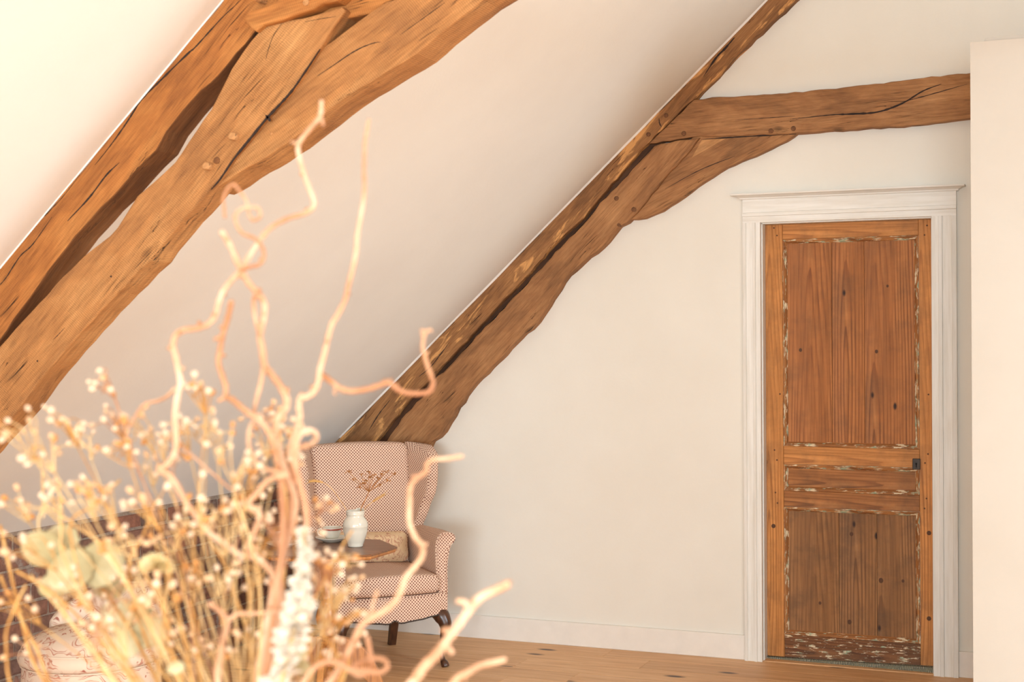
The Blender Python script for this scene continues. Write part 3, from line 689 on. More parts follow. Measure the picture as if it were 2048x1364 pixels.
# ------------------------------------------------------------------ wing chair
k = NT('dotted_upholstery')
uvv = k.coord('UV', scale=(1 / 0.0112,) * 3, rot=(0, 0, math.radians(45)))
fr = k.n('ShaderNodeVectorMath', operation='FRACTION'); k.l(uvv, fr.inputs[0])
sb = k.n('ShaderNodeVectorMath', operation='SUBTRACT'); k.l(fr.outputs[0], sb.inputs[0]); sb.inputs[1].default_value = (0.5, 0.5, 0)
mu = k.n('ShaderNodeVectorMath', operation='MULTIPLY'); k.l(sb.outputs[0], mu.inputs[0]); mu.inputs[1].default_value = (1, 1, 0)
ln = k.n('ShaderNodeVectorMath', operation='LENGTH'); k.l(mu.outputs[0], ln.inputs[0])
c = k.ramp(ln.outputs['Value'], [(0.0, (88, 40, 38)), (0.21, (100, 48, 44)), (0.29, (202, 160, 134)), (0.42, (214, 176, 150)), (0.56, (230, 204, 182))])
k.col(c); k.rough(0.9); k.b.inputs['Specular IOR Level'].default_value = 0.15
k.bump(k.noise(k.coord('UV'), 900, 2), 0.25, 0.002); M_DOT = k.m
k = NT('dark_mahogany'); g_n = k.noise(k.coord(scale=(30, 30, 3)), 2, 4)
k.col(k.ramp(g_n, [(0.3, (56, 32, 20)), (0.7, (92, 54, 32))])); k.rough(0.3); M_MAHOG = k.m
M_NAIL = mat_plain('dark_brass_nails', (58, 44, 34), 0.4, 0, 0.0)

CA = math.radians(44)
fr_foot = on_z(886, 1332, 0.0)
CO = fr_foot - Vector((math.cos(CA), math.sin(CA), 0)) * 0.256
chair = thing('wing_chair', 'pink wing armchair with small dark red dots in the corner', 'chair', (CO.x, CO.y, 0), CA)
def apron_z(x):
    return interp([(0, .244), (.03, .231), (.045, .231), (.075, .2355), (.13, .240), (.2, .250), (.275, .262)], abs(x))
NX = 45; XS = [-0.275 + 0.55 * i / (NX - 1) for i in range(NX)]
yf = lambda x: -0.012 - 0.028 * (1 - (x / 0.275) ** 2)
v = []; f = []
for x in XS:      # bottom front, lower front, top front, top back, bottom back, inner bottom
    z = apron_z(x)
    v += [(x, yf(x) + 0.006, z - 0.0005), (x, yf(x), z + 0.004), (x, yf(x) - 0.004, (z + .36) / 2), (x, yf(x), 0.35), (x, yf(x) + 0.012, 0.362), (x, 0.56, 0.362), (x, 0.56, 0.262), (x, yf(x) + 0.03, 0.262), (x, yf(x) + 0.024, z)]
m9 = 9
for i in range(NX - 1):
    for j in range(m9): f.append((m9 * i + j, m9 * i + (j + 1) % m9, m9 * (i + 1) + (j + 1) % m9, m9 * (i + 1) + j))
f += [tuple(range(m9)), tuple(m9 * (NX - 1) + j for j in range(m9))]
bm = bmesh.new(); me_ = mesh_from(v, f); bm.from_mesh(me_)
link('seat_frame', box_uv(bm_mesh(bm, smooth=False)), M_DOT, chair)
def fcush(p):
    t = (p.y + 0.04) / 0.5; s = p.x / 0.24
    zz = p.z + 0.016 * (1 - s * s) * max(0, (p.z - 0.36) / 0.09)
    return Vector((p.x, p.y - 0.026 * (1 - s * s) * max(0, 1 - t), zz + 0.008 * (1 - t) * 0))
link('seat_cushion', soft_box(-0.238, 0.238, -0.038, 0.47, 0.366, 0.452, 0.032, 16, fcush), M_DOT, chair)
def fback(p):
    t = (p.z - 0.36) / 0.70
    return Vector((p.x, p.y + 0.10 * t - 0.012 * (1 - (p.x / 0.27) ** 2) * ss(0, .3, t), p.z + 0.012 * (1 - (p.x / 0.27) ** 2) * ss(.6, 1, t)))
link('backrest', soft_box(-0.262, 0.262, 0.455, 0.57, 0.36, 1.058, 0.035, 16, fback), M_DOT, chair)
EXT = [(0, .07), (.18, .075), (.4, .125), (.58, .175), (.74, .195), (.86, .19), (.94, .165), (1.0, .11)]
def fwing(side):
    def g(p):      # p.x 0..0.06 thickness, p.y 0..1 depth, p.z 0..1 height
        t = p.z; s = 1 - p.y
        z = 0.50 + 0.562 * t - 0.014 * s * s * ss(.75, 1, t)
        y = 0.49 + 0.10 * (z - 0.36) / 0.7 - s * interp(EXT, t) + 0.03 * (1 - s)
        x = 0.246 + p.x * (0.75 + 0.25 * s) + 0.085 * s * ss(0.05, 0.7, t) - 0.012 * ss(0, .3, 1 - t)
        return Vector((side * x, y, z))
    return g
def wing_mesh(side):
    bm = bmesh.new(); g = fwing(side); ns, nt, nr = 12, 30, 9; rings = []
    for j in range(nt + 1):
        t = j / nt; ring = []
        edge = max(0.12, min(1, (1 - t) / 0.06)) ** 0.5
        # loop: back-inner -> front (rounded) -> back-outer
        for i in range(ns): ring.append(g(Vector((0.028 - 0.028 * edge, 1 - i / ns * 0.9, t))))
        for i in range(nr + 1):
            a = math.pi * i / nr
            ring.append(g(Vector((0.028 - 0.028 * math.cos(a) * edge, 0.1 - 0.1 * math.sin(a), t))))
        for i in range(ns): ring.append(g(Vector((0.028 + 0.028 * edge, 0.1 + (i + 1) / ns * 0.9, t))))
        rings.append(ring)
    return box_uv(bm_mesh(loft(rings), smooth=True))
ARM = [(.236, .365), (.230, .44), (.227, .53), (.231, .588), (.243, .625), (.266, .646), (.294, .651), (.320, .645), (.336, .632), (.340, .616), (.331, .602), (.316, .588), (.302, .56), (.291, .51), (.285, .42), (.281, .32), (.279, .264), (.252, .264), (.238, .30)]
ARM = [(p.x, p.y) for p in catmull([Vector((a, b, 0)) for a, b in ARM], 2)]
for side in (-1, 1):
    link('wing', wing_mesh(side), M_DOT, chair)
    rings = []; cxm, czm = .268, .48
    for y, sh in ((0.010, 0.62), (0.001, 0.82), (-0.004, 0.94), (0.004, 1.0), (0.03, 1.0), (0.15, 1), (0.3, 1), (0.45, 1), (0.53, 1)):
        fl = 1 - 0.25 * ss(0.05, 0.5, y)
        r_ng = []
        for (a, b) in ARM:
            aa = a if a < .285 else .285 + (a - .285) * fl
            if sh < 1:
                aa = cxm + (aa - cxm) * sh; b = b + (czm - b) * (1 - sh) * 0.25
            lean = 0.022 * ss(.5, .66, b) + (0.02 * ss(0.36, .5, b))
            r_ng.append((side * aa, y + lean * (1 - ss(0, .3, y)), b - 0.012 * ss(.1, .5, y) * ss(.5, .6, b)))
        rings.append(r_ng)
    link('arm', box_uv(bm_mesh(loft(rings), smooth=True)), M_DOT, chair)
    # cabriole front leg
    bm = bmesh.new()
    path = catmull([(side * .240, .022, .268), (side * .252, .004, .245), (side * .263, -.012, .215), (side * .264, -.012, .175), (side * .254, 0, .12), (side * .249, .006, .07), (side * .253, -.004, .034), (side * .259, -.018, .014), (side * .262, -.024, 0.001)], 5)
    tab = [(0, .019), (.014, .0195), (.034, .0135), (.07, .0125), (.12, .0155), (.175, .0235), (.215, .033), (.245, .040), (.27, .042)]
    add_tube(bm, path, [interp(tab, p.z) for p in path], 12)
    link('leg', bm_mesh(bm, smooth=True), M_MAHOG, chair)
    bm = bmesh.new(); b0 = Vector((side * .175, .50, .266)); b1 = Vector((side * .168, .575, 0)); R = []
    for t in (0, 0.5, 1):
        c_ = b0.lerp(b1, t); h = .022 - .004 * t; R.append([(c_.x - h, c_.y - h, c_.z), (c_.x + h, c_.y - h, c_.z), (c_.x + h, c_.y + h, c_.z), (c_.x - h, c_.y + h, c_.z)])
    bm.free(); link('leg', bm_mesh(loft(R)), M_MAHOG, chair)
bm = bmesh.new(); n_ = 62
for i in range(n_):
    x = -0.272 + 0.544 * i / (n_ - 1)
    r = bmesh.ops.create_icosphere(bm, subdivisions=1, radius=0.0052)
    for q in r['verts']: q.co = Vector((q.co.x + x, q.co.y * 0.7 + yf(x) - 0.001, q.co.z + apron_z(x) + 0.004))
o = link('nail_trim', bm_mesh(bm, smooth=True), M_NAIL, chair); o['kind'] = 'stuff'; o['label'] = 'row of dark brass upholstery nails'

# floral scrollwork fabric
def mat_floral(name, ground, line1, line2, scale):
    k = NT(name); v = k.coord('Object', scale=(scale,) * 3)
    nz = k.n('ShaderNodeTexNoise'); nz.inputs['Scale'].default_value = 0.9; nz.inputs['Detail'].default_value = 1.5; k.l(v, nz.inputs['Vector'])
    ad = k.n('ShaderNodeVectorMath', operation='MULTIPLY_ADD'); k.l(nz.outputs['Color'], ad.inputs[0]); ad.inputs[1].default_value = (2.2, 2.2, 2.2); k.l(v, ad.inputs[2])
    wv = k.n('ShaderNodeTexWave', wave_type='RINGS', rings_direction='SPHERICAL'); wv.inputs['Scale'].default_value = 0.55; wv.inputs['Distortion'].default_value = 2.5; wv.inputs['Detail'].default_value = 1
    k.l(ad.outputs[0], wv.inputs['Vector'])
    s1 = k.ramp(wv.outputs['Fac'], [(0.60, W4), (0.68, WH), (0.86, WH), (0.94, (0.25, 0.25, 0.25, 1))])
    area = k.ramp(k.noise(v, 0.75, 2), [(0.43, W4), (0.52, WH)])
    vo = k.n('ShaderNodeTexVoronoi'); vo.inputs['Scale'].default_value = 1.15; k.l(ad.outputs[0], vo.inputs['Vector'])
    s2 = k.ramp(vo.outputs['Distance'], [(0.10, WH), (0.2, W4)])
    c = k.mix(lin(ground), lin(line1), k.math('MULTIPLY', s1, area)); c = k.mix(c, lin(line2), s2)
    k.col(c); k.rough(0.9); k.b.inputs['Specular IOR Level'].default_value = 0.15; return k.m
M_FLOR_C = mat_floral('floral_cushion_cloth', (216, 184, 146), (176, 112, 92), (160, 98, 82), 30)
M_FLOR_P = mat_floral('floral_chair_cloth', (218, 192, 168), (184, 126, 104), (164, 102, 86), 17)
def fpil(p):
    s = p.x / 0.2; t = p.z / 0.082
    bul = (1 - s ** 4) * (1 - t ** 4); th = p.y * (0.25 + 0.75 * bul)
    return Vector((p.x * (1 - 0.05 * (1 - t * t)), th, p.z * (1 - 0.06 * (1 - s * s))))
pil = link('throw_pillow', soft_box(-0.2, 0.2, -0.055, 0.055, -0.082, 0.082, 0.05, 12, fpil), M_FLOR_C)
R3 = Matrix.Rotation(CA, 4, 'Z'); pl = R3 @ Vector((0.015, 0.405, 0))
pil.location = (CO.x + pl.x, CO.y + pl.y, 0.545); pil.rotation_euler = (math.radians(-17), math.radians(2), CA)
tag(pil, 'beige lumbar pillow with pink scroll pattern on the wing chair seat', 'pillow')

# ------------------------------------------------------------------ pedestal table and what stands on it
k = NT('table_walnut'); gg = k.noise(k.coord(scale=(2.5, 26, 26)), 2, 5, 0.6, 0.4)
k.col(k.ramp(gg, [(0.3, (92, 58, 38)), (0.55, (128, 84, 54)), (0.75, (150, 102, 68))])); k.rough(0.32); M_TABLE = k.m
k = NT('pedestal_oak'); gg = k.noise(k.coord(scale=(26, 26, 2.5)), 2, 5, 0.6, 0.4)
k.col(k.ramp(gg, [(0.3, (140, 84, 40)), (0.55, (184, 118, 60)), (0.75, (204, 140, 78))])); k.rough(0.32); M_PED = k.m
TX, TY, TZ = -3.105, 5.43, 0.70
tab_ = thing('pedestal_table', 'octagonal wooden pedestal table in front of the wing chair', 'table', (TX, TY, 0))
def octa(R, z): return [(R * math.cos(math.radians(22.5 + 45 * i)), R * math.sin(math.radians(22.5 + 45 * i)), z) for i in range(8)]
link('table_top', bm_mesh(loft([octa(.30, TZ - .010), octa(.309, TZ - .008), octa(.31, TZ - .003), octa(.306, TZ)])), M_TABLE, tab_)
link('edge_moulding', bm_mesh(loft([octa(.286, TZ - .027), octa(.298, TZ - .024), octa(.304, TZ - .018), octa(.304, TZ - .010)])), M_PED, tab_)
link('top_block', box_mesh(-.13, .13, -.05, .05, TZ - .056, TZ - .026, .004), M_TABLE, tab_, None, (0, 0, math.radians(22)))
bm = bmesh.new()
add_lathe(bm, [(0.0, .31), (.034, .31), (.034, .325), (.028, .335), (.032, .345), (.044, .37), (.047, .40), (.040, .43), (.028, .455), (.026, .465), (.034, .475), (.034, .485), (.025, .50), (.023, .56), (.028, .60), (.036, .615), (.036, .63), (.05, .644), (0, .644)], 28)
link('column', bm_mesh(bm, smooth=True), M_PED, tab_)
blk = link('block', box_mesh(-.042, .042, -.042, .042, .195, .315, .004), M_PED, tab_, None, (0, 0, math.radians(22)))
bm = bmesh.new(); add_lathe(bm, [(0, .196), (.03, .196), (.03, .18), (.022, .172), (.034, .155), (.028, .135), (.012, .122), (0, .118)], 20)
link('finial', bm_mesh(bm, smooth=True), M_PED, tab_)
LEG = [(.04, .314), (.09, .304), (.14, .28), (.19, .232), (.225, .165), (.25, .10), (.272, .05), (.30, .036), (.305, .02), (.30, 0), (.245, 0), (.228, .035), (.195, .095), (.15, .145), (.10, .18), (.04, .197)]
lm = bm_mesh(prism_xz(LEG, -.014, .014, .003))
for i in range(4): link('leg', lm, M_PED, tab_, None, (0, 0, math.radians(22 + 90 * i)))

k = NT('white_glaze'); k.col(lin((214, 205, 188))); k.rough(0.12); k.b.inputs['Coat Weight'].default_value = 0.4; M_GLAZE = k.m
M_REDBAND = mat_plain('russet_band', (168, 84, 66), 0.3)
vp_ = on_z(711, 1093, TZ)
jar = thing('stoneware_jar', 'white ribbed stoneware jar on the octagonal table', 'jar', (vp_.x, vp_.y, TZ))
prof = [(0, 0), (.030, 0), (.034, .003), (.033, .008), (.038, .02), (.047, .045), (.053, .07), (.0545, .088)]
for i in range(7):      # ribbed shoulder
    z = .088 + .005 * i; r0 = .0545 - .0016 * (i / 6) ** 2 * 6; prof += [(r0 + .0012, z + .0015), (r0 - .0004, z + .004)]
prof += [(.040, .127), (.0375, .131), (.037, .136), (.0395, .14), (.040, .146), (.0385, .150), (.041, .154), (.040, .158), (.036, .157), (.034, .13), (.045, .08), (.028, .01), (0, .008)]
bm = bmesh.new(); add_lathe(bm, prof, 40); link('body', bm_mesh(bm, smooth=True), M_GLAZE, jar)
bm = bmesh.new(); add_tube(bm, catmull([(.024, .03, .152), (.018, .038, .158), (.005, .04, .161), (-.01, .039, .160), (-.02, .034, .155)], 4), [.0032] * 17, 8)
link('rim_lug', bm_mesh(bm, smooth=True), M_GLAZE, jar)
def cup_set(px, py, lab_c, lab_s, rz):
    p = on_z(px, py, TZ)
    s_ = bmesh.new(); add_lathe(s_, [(0, 0), (.038, 0), (.042, .003), (.062, .011), (.074, .019), (.0755, .021), (.073, .0215), (.06, .0145), (.04, .0075), (0, .0065)], 36)
    tag(link('saucer', bm_mesh(s_, smooth=True), M_GLAZE, None, (p.x, p.y, TZ)), lab_s, 'saucer', 'tea things on the octagonal table')
    t = thing('tea_cup', lab_c, 'cup', (p.x, p.y, TZ + .0068), rz, 'tea things on the octagonal table')
    b_ = bmesh.new(); add_lathe(b_, [(0, 0.001), (.020, 0.0), (.022, .004), (.033, .018), (.040, .036), (.0425, .054), (.0435, .058), (.0415, .058), (.038, .036), (.030, .018), (0, .006)], 32)
    link('bowl', bm_mesh(b_, smooth=True), M_GLAZE, t)
    b_ = bmesh.new(); add_lathe(b_, [(.0424, .046), (.0434, .047), (.0440, .0525), (.0432, .0535)], 32); link('painted_band', bm_mesh(b_, smooth=True), M_REDBAND, t)
    b_ = bmesh.new(); add_tube(b_, catmull([(.040, 0, .045), (.055, 0, .05), (.064, 0, .04), (.06, 0, .025), (.046, 0, .018), (.034, 0, .02)], 4), .003, 8); link('handle', bm_mesh(b_, smooth=True), M_GLAZE, t)
cup_set(664, 1083, 'white tea cup with a russet band beside the stoneware jar', 'white saucer beside the stoneware jar', math.radians(200))
cup_set(566, 1094, 'white tea cup with a russet band at the far left of the octagonal table', 'white saucer at the far left of the octagonal table', math.radians(150))

# dried stems in the jar
M_UMB = mat_plain('dried_umbel_brown', (172, 110, 54), 0.8, 0.15); M_WHEAT = mat_plain('wheat_straw', (216, 164, 96), 0.75, 0.12)
jw = (vp_ - EYE).dot(CF)
def jp(x, y, dw=0.0): return at_w(x, y, jw + dw)
q = random.Random(5)
um = thing('dried_umbel', 'dried brown umbel seed head standing in the stoneware jar', 'dried flower', (vp_.x, vp_.y, TZ + 0.02))
W0 = Vector((vp_.x, vp_.y, TZ + 0.02))
bm = bmesh.new(); hub = jp(738, 984); add_tube(bm, [v_ - W0 for v_ in catmull([W0, jp(721, 1022), jp(729, 1003), hub], 5)], [.0022] * 11 + [.0018] * 5, 7)
link('stem', bm_mesh(bm, smooth=True), M_UMB, um)
for (tx, ty) in ((697, 945), (706, 960), (722, 951), (726, 968), (738, 945), (742, 955), (748, 950), (757, 958), (765, 950), (772, 945), (776, 962), (760, 972), (718, 975), (790, 948), (733, 962)):
    e = jp(tx, ty, q.uniform(-.035, .035)); bm = bmesh.new(); mid = hub.lerp(e, .5) + Vector((0, 0, .004)); add_tube(bm, [v_ - W0 for v_ in catmull([hub, mid, e], 3)], .0011, 5)
    ry = link('ray', bm_mesh(bm, smooth=True), M_UMB, um)
    bm = bmesh.new()
    for _ in range(9):
        d = Vector((q.gauss(0, .007), q.gauss(0, .007), q.uniform(-.002, .008))); add_tube(bm, [e - W0, e + d - W0], .0005, 4)
        r = bmesh.ops.create_icosphere(bm, subdivisions=1, radius=q.uniform(.0022, .0038)); bmesh.ops.translate(bm, vec=e + d - W0, verts=r['verts'])
    o = link('umbellet', bm_mesh(bm, smooth=True), M_UMB, ry); o['kind'] = 'stuff'
def wheat(name_label, pts, n):
    t = thing('wheat_ear', name_label, 'dried wheat', tuple(W0), 0, 'wheat ears in the stoneware jar')
    P = catmull([p - W0 for p in pts], 6); bm = bmesh.new(); add_tube(bm, P, .0012, 6); link('stalk', bm_mesh(bm, smooth=True), M_WHEAT, t)
    ear = P[-n:]; bm = bmesh.new()
    for i, p in enumerate(ear):
        d = (ear[min(i + 1, n - 1)] - ear[max(i - 1, 0)]).normalized()
        for s in (-1, 1):
            side = (d.orthogonal() * s + Vector((q.uniform(-.4, .4),) * 3)).normalized(); e = p + side * .005 + d * .006
            add_tube(bm, [p, p.lerp(e, .5) + side * .001, e], [.0008, .0028, .0006], 6); add_tube(bm, [e, e + d * .022 + side * .006], .0003, 4)
    o = link('ear', bm_mesh(bm, smooth=True), M_WHEAT, t); o['kind'] = 'stuff'
wheat('pale wheat ear arching to the left out of the stoneware jar', [W0, jp(693, 1022), jp(680, 1000), jp(664, 978), jp(648, 966), jp(632, 962), jp(620, 963)], 12)
wheat('pale wheat ear leaning right behind the brown umbel', [W0, jp(728, 1022, .02), jp(740, 1008, .02), jp(752, 999, .02), jp(768, 989, .02)], 10)

# ------------------------------------------------------------------ low floral chair by the brick wall
pc = at_w(183, 1268, 5.25); pf = thing('slipper_chair', 'low round chair in cream and pink floral cloth by the brick wall', 'chair', (pc.x, pc.y, 0), math.radians(20))
bm = bmesh.new(); add_lathe(bm, [(0, .02), (.25, .02), (.262, .1), (.258, .2), (.25, .34), (.246, .415), (.246, .428), (0, .428)], 48); link('skirt', bm_mesh(bm, smooth=True), M_FLOR_P, pf)
bm = bmesh.new(); add_lathe(bm, [(0, .428), (.243, .428), (.258, .438), (.262, .455), (.258, .472), (.246, .484), (.242, .486), (.225, .51), (.17, .54), (.08, .558), (0, .56)], 48); link('seat_cushion', bm_mesh(bm, smooth=True), M_FLOR_P, pf)
for z, r in ((.428, .250), (.486, .245)):
    bm = bmesh.new(); add_tube(bm, [(r * math.cos(a * math.pi / 24), r * math.sin(a * math.pi / 24), z) for a in range(49)], .0035, 6, False); link('piping', bm_mesh(bm, smooth=True), M_FLOR_P, pf)
rings = []
for i in range(25):
    a = math.radians(-15 + 165 * i / 24); h = .68 - .13 * abs(i - 12) ** 2 / 144; e = min(1, min(i, 24 - i) / 2 + .3)
    loop = []
    for j in range(12):
        b = 2 * math.pi * j / 12; rr = .222 + .038 * math.cos(b) * e; zz = (.50 + h) / 2 + (h - .50) / 2 * max(-1, min(1, 1.25 * math.sin(b))); loop.append((rr * math.cos(a), rr * math.sin(a), zz))
    rings.append(loop)
link('backrest', bm_mesh(loft(rings), smooth=True), M_FLOR_P, pf)
for i in range(4):
    a = math.radians(45 + 90 * i); link('foot', box_mesh(-.02, .02, -.02, .02, 0, .03, .004), M_MAHOG, pf, (.17 * math.cos(a), .17 * math.sin(a), 0))

# ------------------------------------------------------------------ bouquet of dried stems close to the camera
VB = at_w(485, 1545, 1.45); TABZ = 0.80; MOUTH = Vector((VB.x, VB.y, 1.13))
M_CONS = mat_timber('console_oak', (170, 116, 70), (190, 136, 86), (130, 86, 52))
con = thing('console_table', 'plain oak console table carrying the dried bouquet', 'table', (VB.x, VB.y, 0), math.radians(22))
link('table_top', box_mesh(-.55, .55, -.24, .24, TABZ - .035, TABZ, .004), M_CONS, con)
link('apron', box_mesh(-.5, .5, -.2, .2, TABZ - .12, TABZ - .035, .003), M_CONS, con)
for a in (-1, 1):
    for b in (-1, 1): link('leg', box_mesh(a * .48 - .025, a * .48 + .025, b * .19 - .025, b * .19 + .025, 0, TABZ - .12, .004), M_CONS, con)
vs = bmesh.new(); add_lathe(vs, [(0, 0), (.07, 0), (.075, .006), (.10, .07), (.115, .14), (.105, .21), (.08, .27), (.072, .30), (.08, .328), (.083, .33), (.078, .33), (.068, .30), (.10, .20), (.10, .1), (.06, .012), (0, .01)], 40)
tag(link('floor_vase', bm_mesh(vs, smooth=True), mat_plain('grey_stoneware', (170, 162, 150), 0.5, 0.08), None, (VB.x, VB.y, TABZ)), 'grey stoneware vase on the console table holding the dried bouquet', 'vase')
bpy.data.objects['floor_vase'].name = 'stoneware_vase'

def mat_twig(name, a, b, c, scale=16):
    k = NT(name); n1 = k.noise(k.coord(), scale, 4, 0.6); k.col(k.ramp(n1, [(0.36, a), (0.52, b), (0.66, c)])); k.rough(0.7); k.bump(k.noise(k.coord(), 160, 3), 0.3, 0.002); return k.m
M_WIL = mat_twig('bleached_willow_bark', (174, 122, 86), (197, 152, 117), (211, 179, 150), 14)
M_WIL2 = mat_twig('tan_willow_bark', (158, 102, 66), (180, 128, 90), (196, 156, 124), 14)
M_STRAW = mat_twig('golden_straw', (172, 118, 54), (190, 138, 72), (206, 164, 102), 30)
M_STRAW2 = mat_twig('pale_straw', (188, 146, 90), (206, 168, 112), (218, 190, 142), 30)
M_POD = [mat_plain('cream_seed_pod', (212, 184, 154), 0.8, 0.08), mat_plain('ivory_seed_pod', (202, 162, 122), 0.8, 0.1), mat_plain('amber_seed_pod', (184, 126, 68), 0.8, 0.1)]
M_PLUME = mat_plain('bleached_white_floret', (212, 198, 180), 0.85, 0.1)
M_LEAF = mat_twig('dusty_green_leaf', (160, 146, 104), (178, 164, 124), (196, 182, 146), 22)
M_BLOOM = mat_twig('cream_dried_petal', (210, 180, 122), (224, 202, 150), (232, 216, 178), 60)

# ---- corkscrew willow: every branch lies along its own winding path in the air above the vase
WG = 'corkscrew willow branches in the bouquet'
def branch(label, px, w, thick, wob=0.05, ph=0.0, root=True, mat=None, twigs=()):
    """px: path from tip down; thick: (tip, foot) width in photo pixels"""
    n = len(px); pts = []
    for i, (x, y) in enumerate(px):
        pts.append(at_w(x, y, w + wob * math.sin(ph + 5.0 * i / max(n - 1, 1))))
    if root:
        e = pts[-1]; pts += [e.lerp(MOUTH, .45) + Vector((0, 0, -.02)), MOUTH + (e - MOUTH) * .06 + Vector((0, 0, -.01)), MOUTH + Vector(((e.x - MOUTH.x) * -.1, (e.y - MOUTH.y) * -.1, -.16))]
    t = thing('willow_branch', label, 'branch', tuple(MOUTH), 0, WG)
    P = [p - MOUTH for p in catmull(pts, 5)]; m = len(P); q = random.Random(int(px[0][0] * 7 + px[0][1]))
    rad = [(thick[0] + (thick[1] - thick[0]) * i / m) * .5 * w / FPX * (1 + .16 * math.sin(i * 1.7 + ph) * q.random()) for i in range(m)]
    rad[0] *= .75
    bm = bmesh.new(); add_tube(bm, P, rad, 9); link('stem', bm_mesh(bm, smooth=True), mat or M_WIL, t)
    for i in range(4, m - 10, 9):       # leaf buds
        if q.random() < .55:
            d = Vector((q.uniform(-1, 1), q.uniform(-1, 1), q.uniform(-.6, 1))).normalized(); r0 = rad[i]
            bm = bmesh.new(); add_tube(bm, [P[i], P[i] + d * r0 * 1.6, P[i] + d * r0 * 2.6], [r0 * .7, r0 * .75, r0 * .25], 7); link('bud', bm_mesh(bm, smooth=True), M_WIL2, t)
    for tw in twigs:
        T = [at_w(x, y, w + dz) - MOUTH for (x, y, dz) in tw]; T = catmull(T, 4)
        bm = bmesh.new(); add_tube(bm, T, [thick[0] * .42 * w / FPX * (1 - .3 * i / len(T)) for i in range(len(T))], 7); link('twig', bm_mesh(bm, smooth=True), mat or M_WIL, t)
branch('thick pale willow branch rising through the middle with a cut tip', [(442, 461), (460, 490), (482, 540), (497, 565), (512, 583), (528, 605), (528, 632), (520, 669), (525, 700), (529, 731), (543, 749), (562, 774), (574, 802), (568, 822), (552, 845), (556, 900), (575, 960), (590, 1010), (570, 1090), (545, 1200), (520, 1330)], 1.44, (12, 19), .03, .3,
       twigs=[[(512, 588, 0), (507, 605, .01), (511, 640, .015), (518, 668, .0)], [(526, 735, 0), (522, 765, -.01), (514, 795, -.015), (508, 825, -.01), (510, 860, 0)]])
branch('long willow branch bending sharply left and right, its tip reaching over the near oak brace', [(643, 200), (640, 232), (622, 255), (603, 278), (596, 292), (598, 312), (607, 345), (619, 378), (628, 403), (624, 417), (606, 428), (575, 437), (542, 455), (520, 480), (500, 510), (482, 540), (462, 562), (445, 585), (437, 608), (430, 632), (414, 650), (392, 657), (368, 660), (352, 670), (346, 690), (351, 712), (357, 740), (361, 765), (355, 795), (350, 830), (352, 870), (350, 905), (332, 931), (316, 938), (338, 950), (356, 975), (375, 1010), (398, 1040), (420, 1066), (445, 1084), (478, 1108), (513, 1117), (540, 1140), (560, 1165), (560, 1240), (530, 1340)], 1.47, (9, 15), .035, 1.0,
       twigs=[[(598, 290, 0), (590, 286, .0), (583, 284, .004)], [(641, 230, 0), (645, 245, .0), (647, 252, 0)], [(351, 776, 0), (335, 792, .01), (315, 802, .02), (290, 808, .02), (272, 830, .02), (258, 855, .02), (250, 880, .02)]])
branch('thin curled willow tendril looping near the oak beam', [(450, 436), (448, 415), (447, 397), (456, 376), (468, 369), (478, 381), (492, 400), (496, 420), (504, 440), (520, 434), (517, 417), (503, 414), (484, 417), (471, 431), (474, 450), (486, 467), (511, 478), (525, 495), (528, 512), (520, 528), (496, 535), (482, 541)], 1.46, (6, 8), .02, .6, root=False, mat=M_WIL2)
branch('slender upright willow branch right of the middle, tallest against the ceiling', [(738, 238), (734, 262), (730, 285), (729, 310), (728, 340), (729, 375), (727, 400), (722, 430), (715, 470), (712, 505), (705, 540), (697, 570), (690, 600), (675, 630), (664, 648), (655, 680), (648, 710), (640, 740), (637, 762), (628, 783), (612, 794), (601, 795), (598, 815), (600, 835), (592, 865), (580, 900), (585, 960), (580, 1040), (560, 1150), (540, 1300)], 1.43, (7, 15), .03, 1.7)
branch('willow twig running right and hooking upward in front of the back rafter', [(853, 660), (847, 678), (846, 698), (851, 717), (857, 737), (864, 756), (866, 770), (857, 784), (836, 787), (810, 785), (790, 775), (778, 765), (760, 770), (735, 778), (705, 782), (682, 778), (665, 765), (650, 754), (642, 748)], 1.43, (8, 13), .02, 2.0, root=False, mat=M_WIL2,
       twigs=[[(852, 664, 0), (844, 660, 0), (842, 664, 0)], [(853, 664, 0), (860, 659, 0), (863, 664, 0)], [(778, 766, 0), (784, 757, 0)], [(676, 772, 0), (668, 782, 0), (672, 790, 0)]])
branch('short straight willow shoot with a clean cut top left of the middle', [(463, 602), (459, 622), (453, 645), (446, 668), (440, 700), (437, 725), (444, 750), (452, 775), (452, 792), (466, 800), (482, 814), (500, 828), (520, 842), (545, 880), (560, 960), (565, 1080), (545, 1250)], 1.42, (11, 13), .03, .2, mat=M_WIL2, twigs=[[(446, 672, 0), (436, 676, 0), (428, 680, 0)], [(452, 794, 0), (440, 800, 0), (436, 803, 0)]])
branch('willow twig curling in a closed ring beside the wing of the chair', [(560, 930), (575, 905), (592, 896), (612, 892), (630, 882), (632, 868), (619, 860), (603, 866), (593, 885), (590, 920), (600, 970), (610, 1010), (612, 1080), (590, 1200), (550, 1330)], 1.40, (11, 14), .03, .9)
branch('willow twig drooping in a wide loop left of the chair', [(510, 838), (500, 855), (497, 880), (501, 905), (512, 925), (532, 938), (555, 945), (575, 950), (540, 958), (515, 985), (497, 1010), (519, 1028), (510, 1060), (498, 1090), (510, 1112), (540, 1140), (560, 1200), (540, 1320)], 1.39, (8, 15), .03, 2.4)
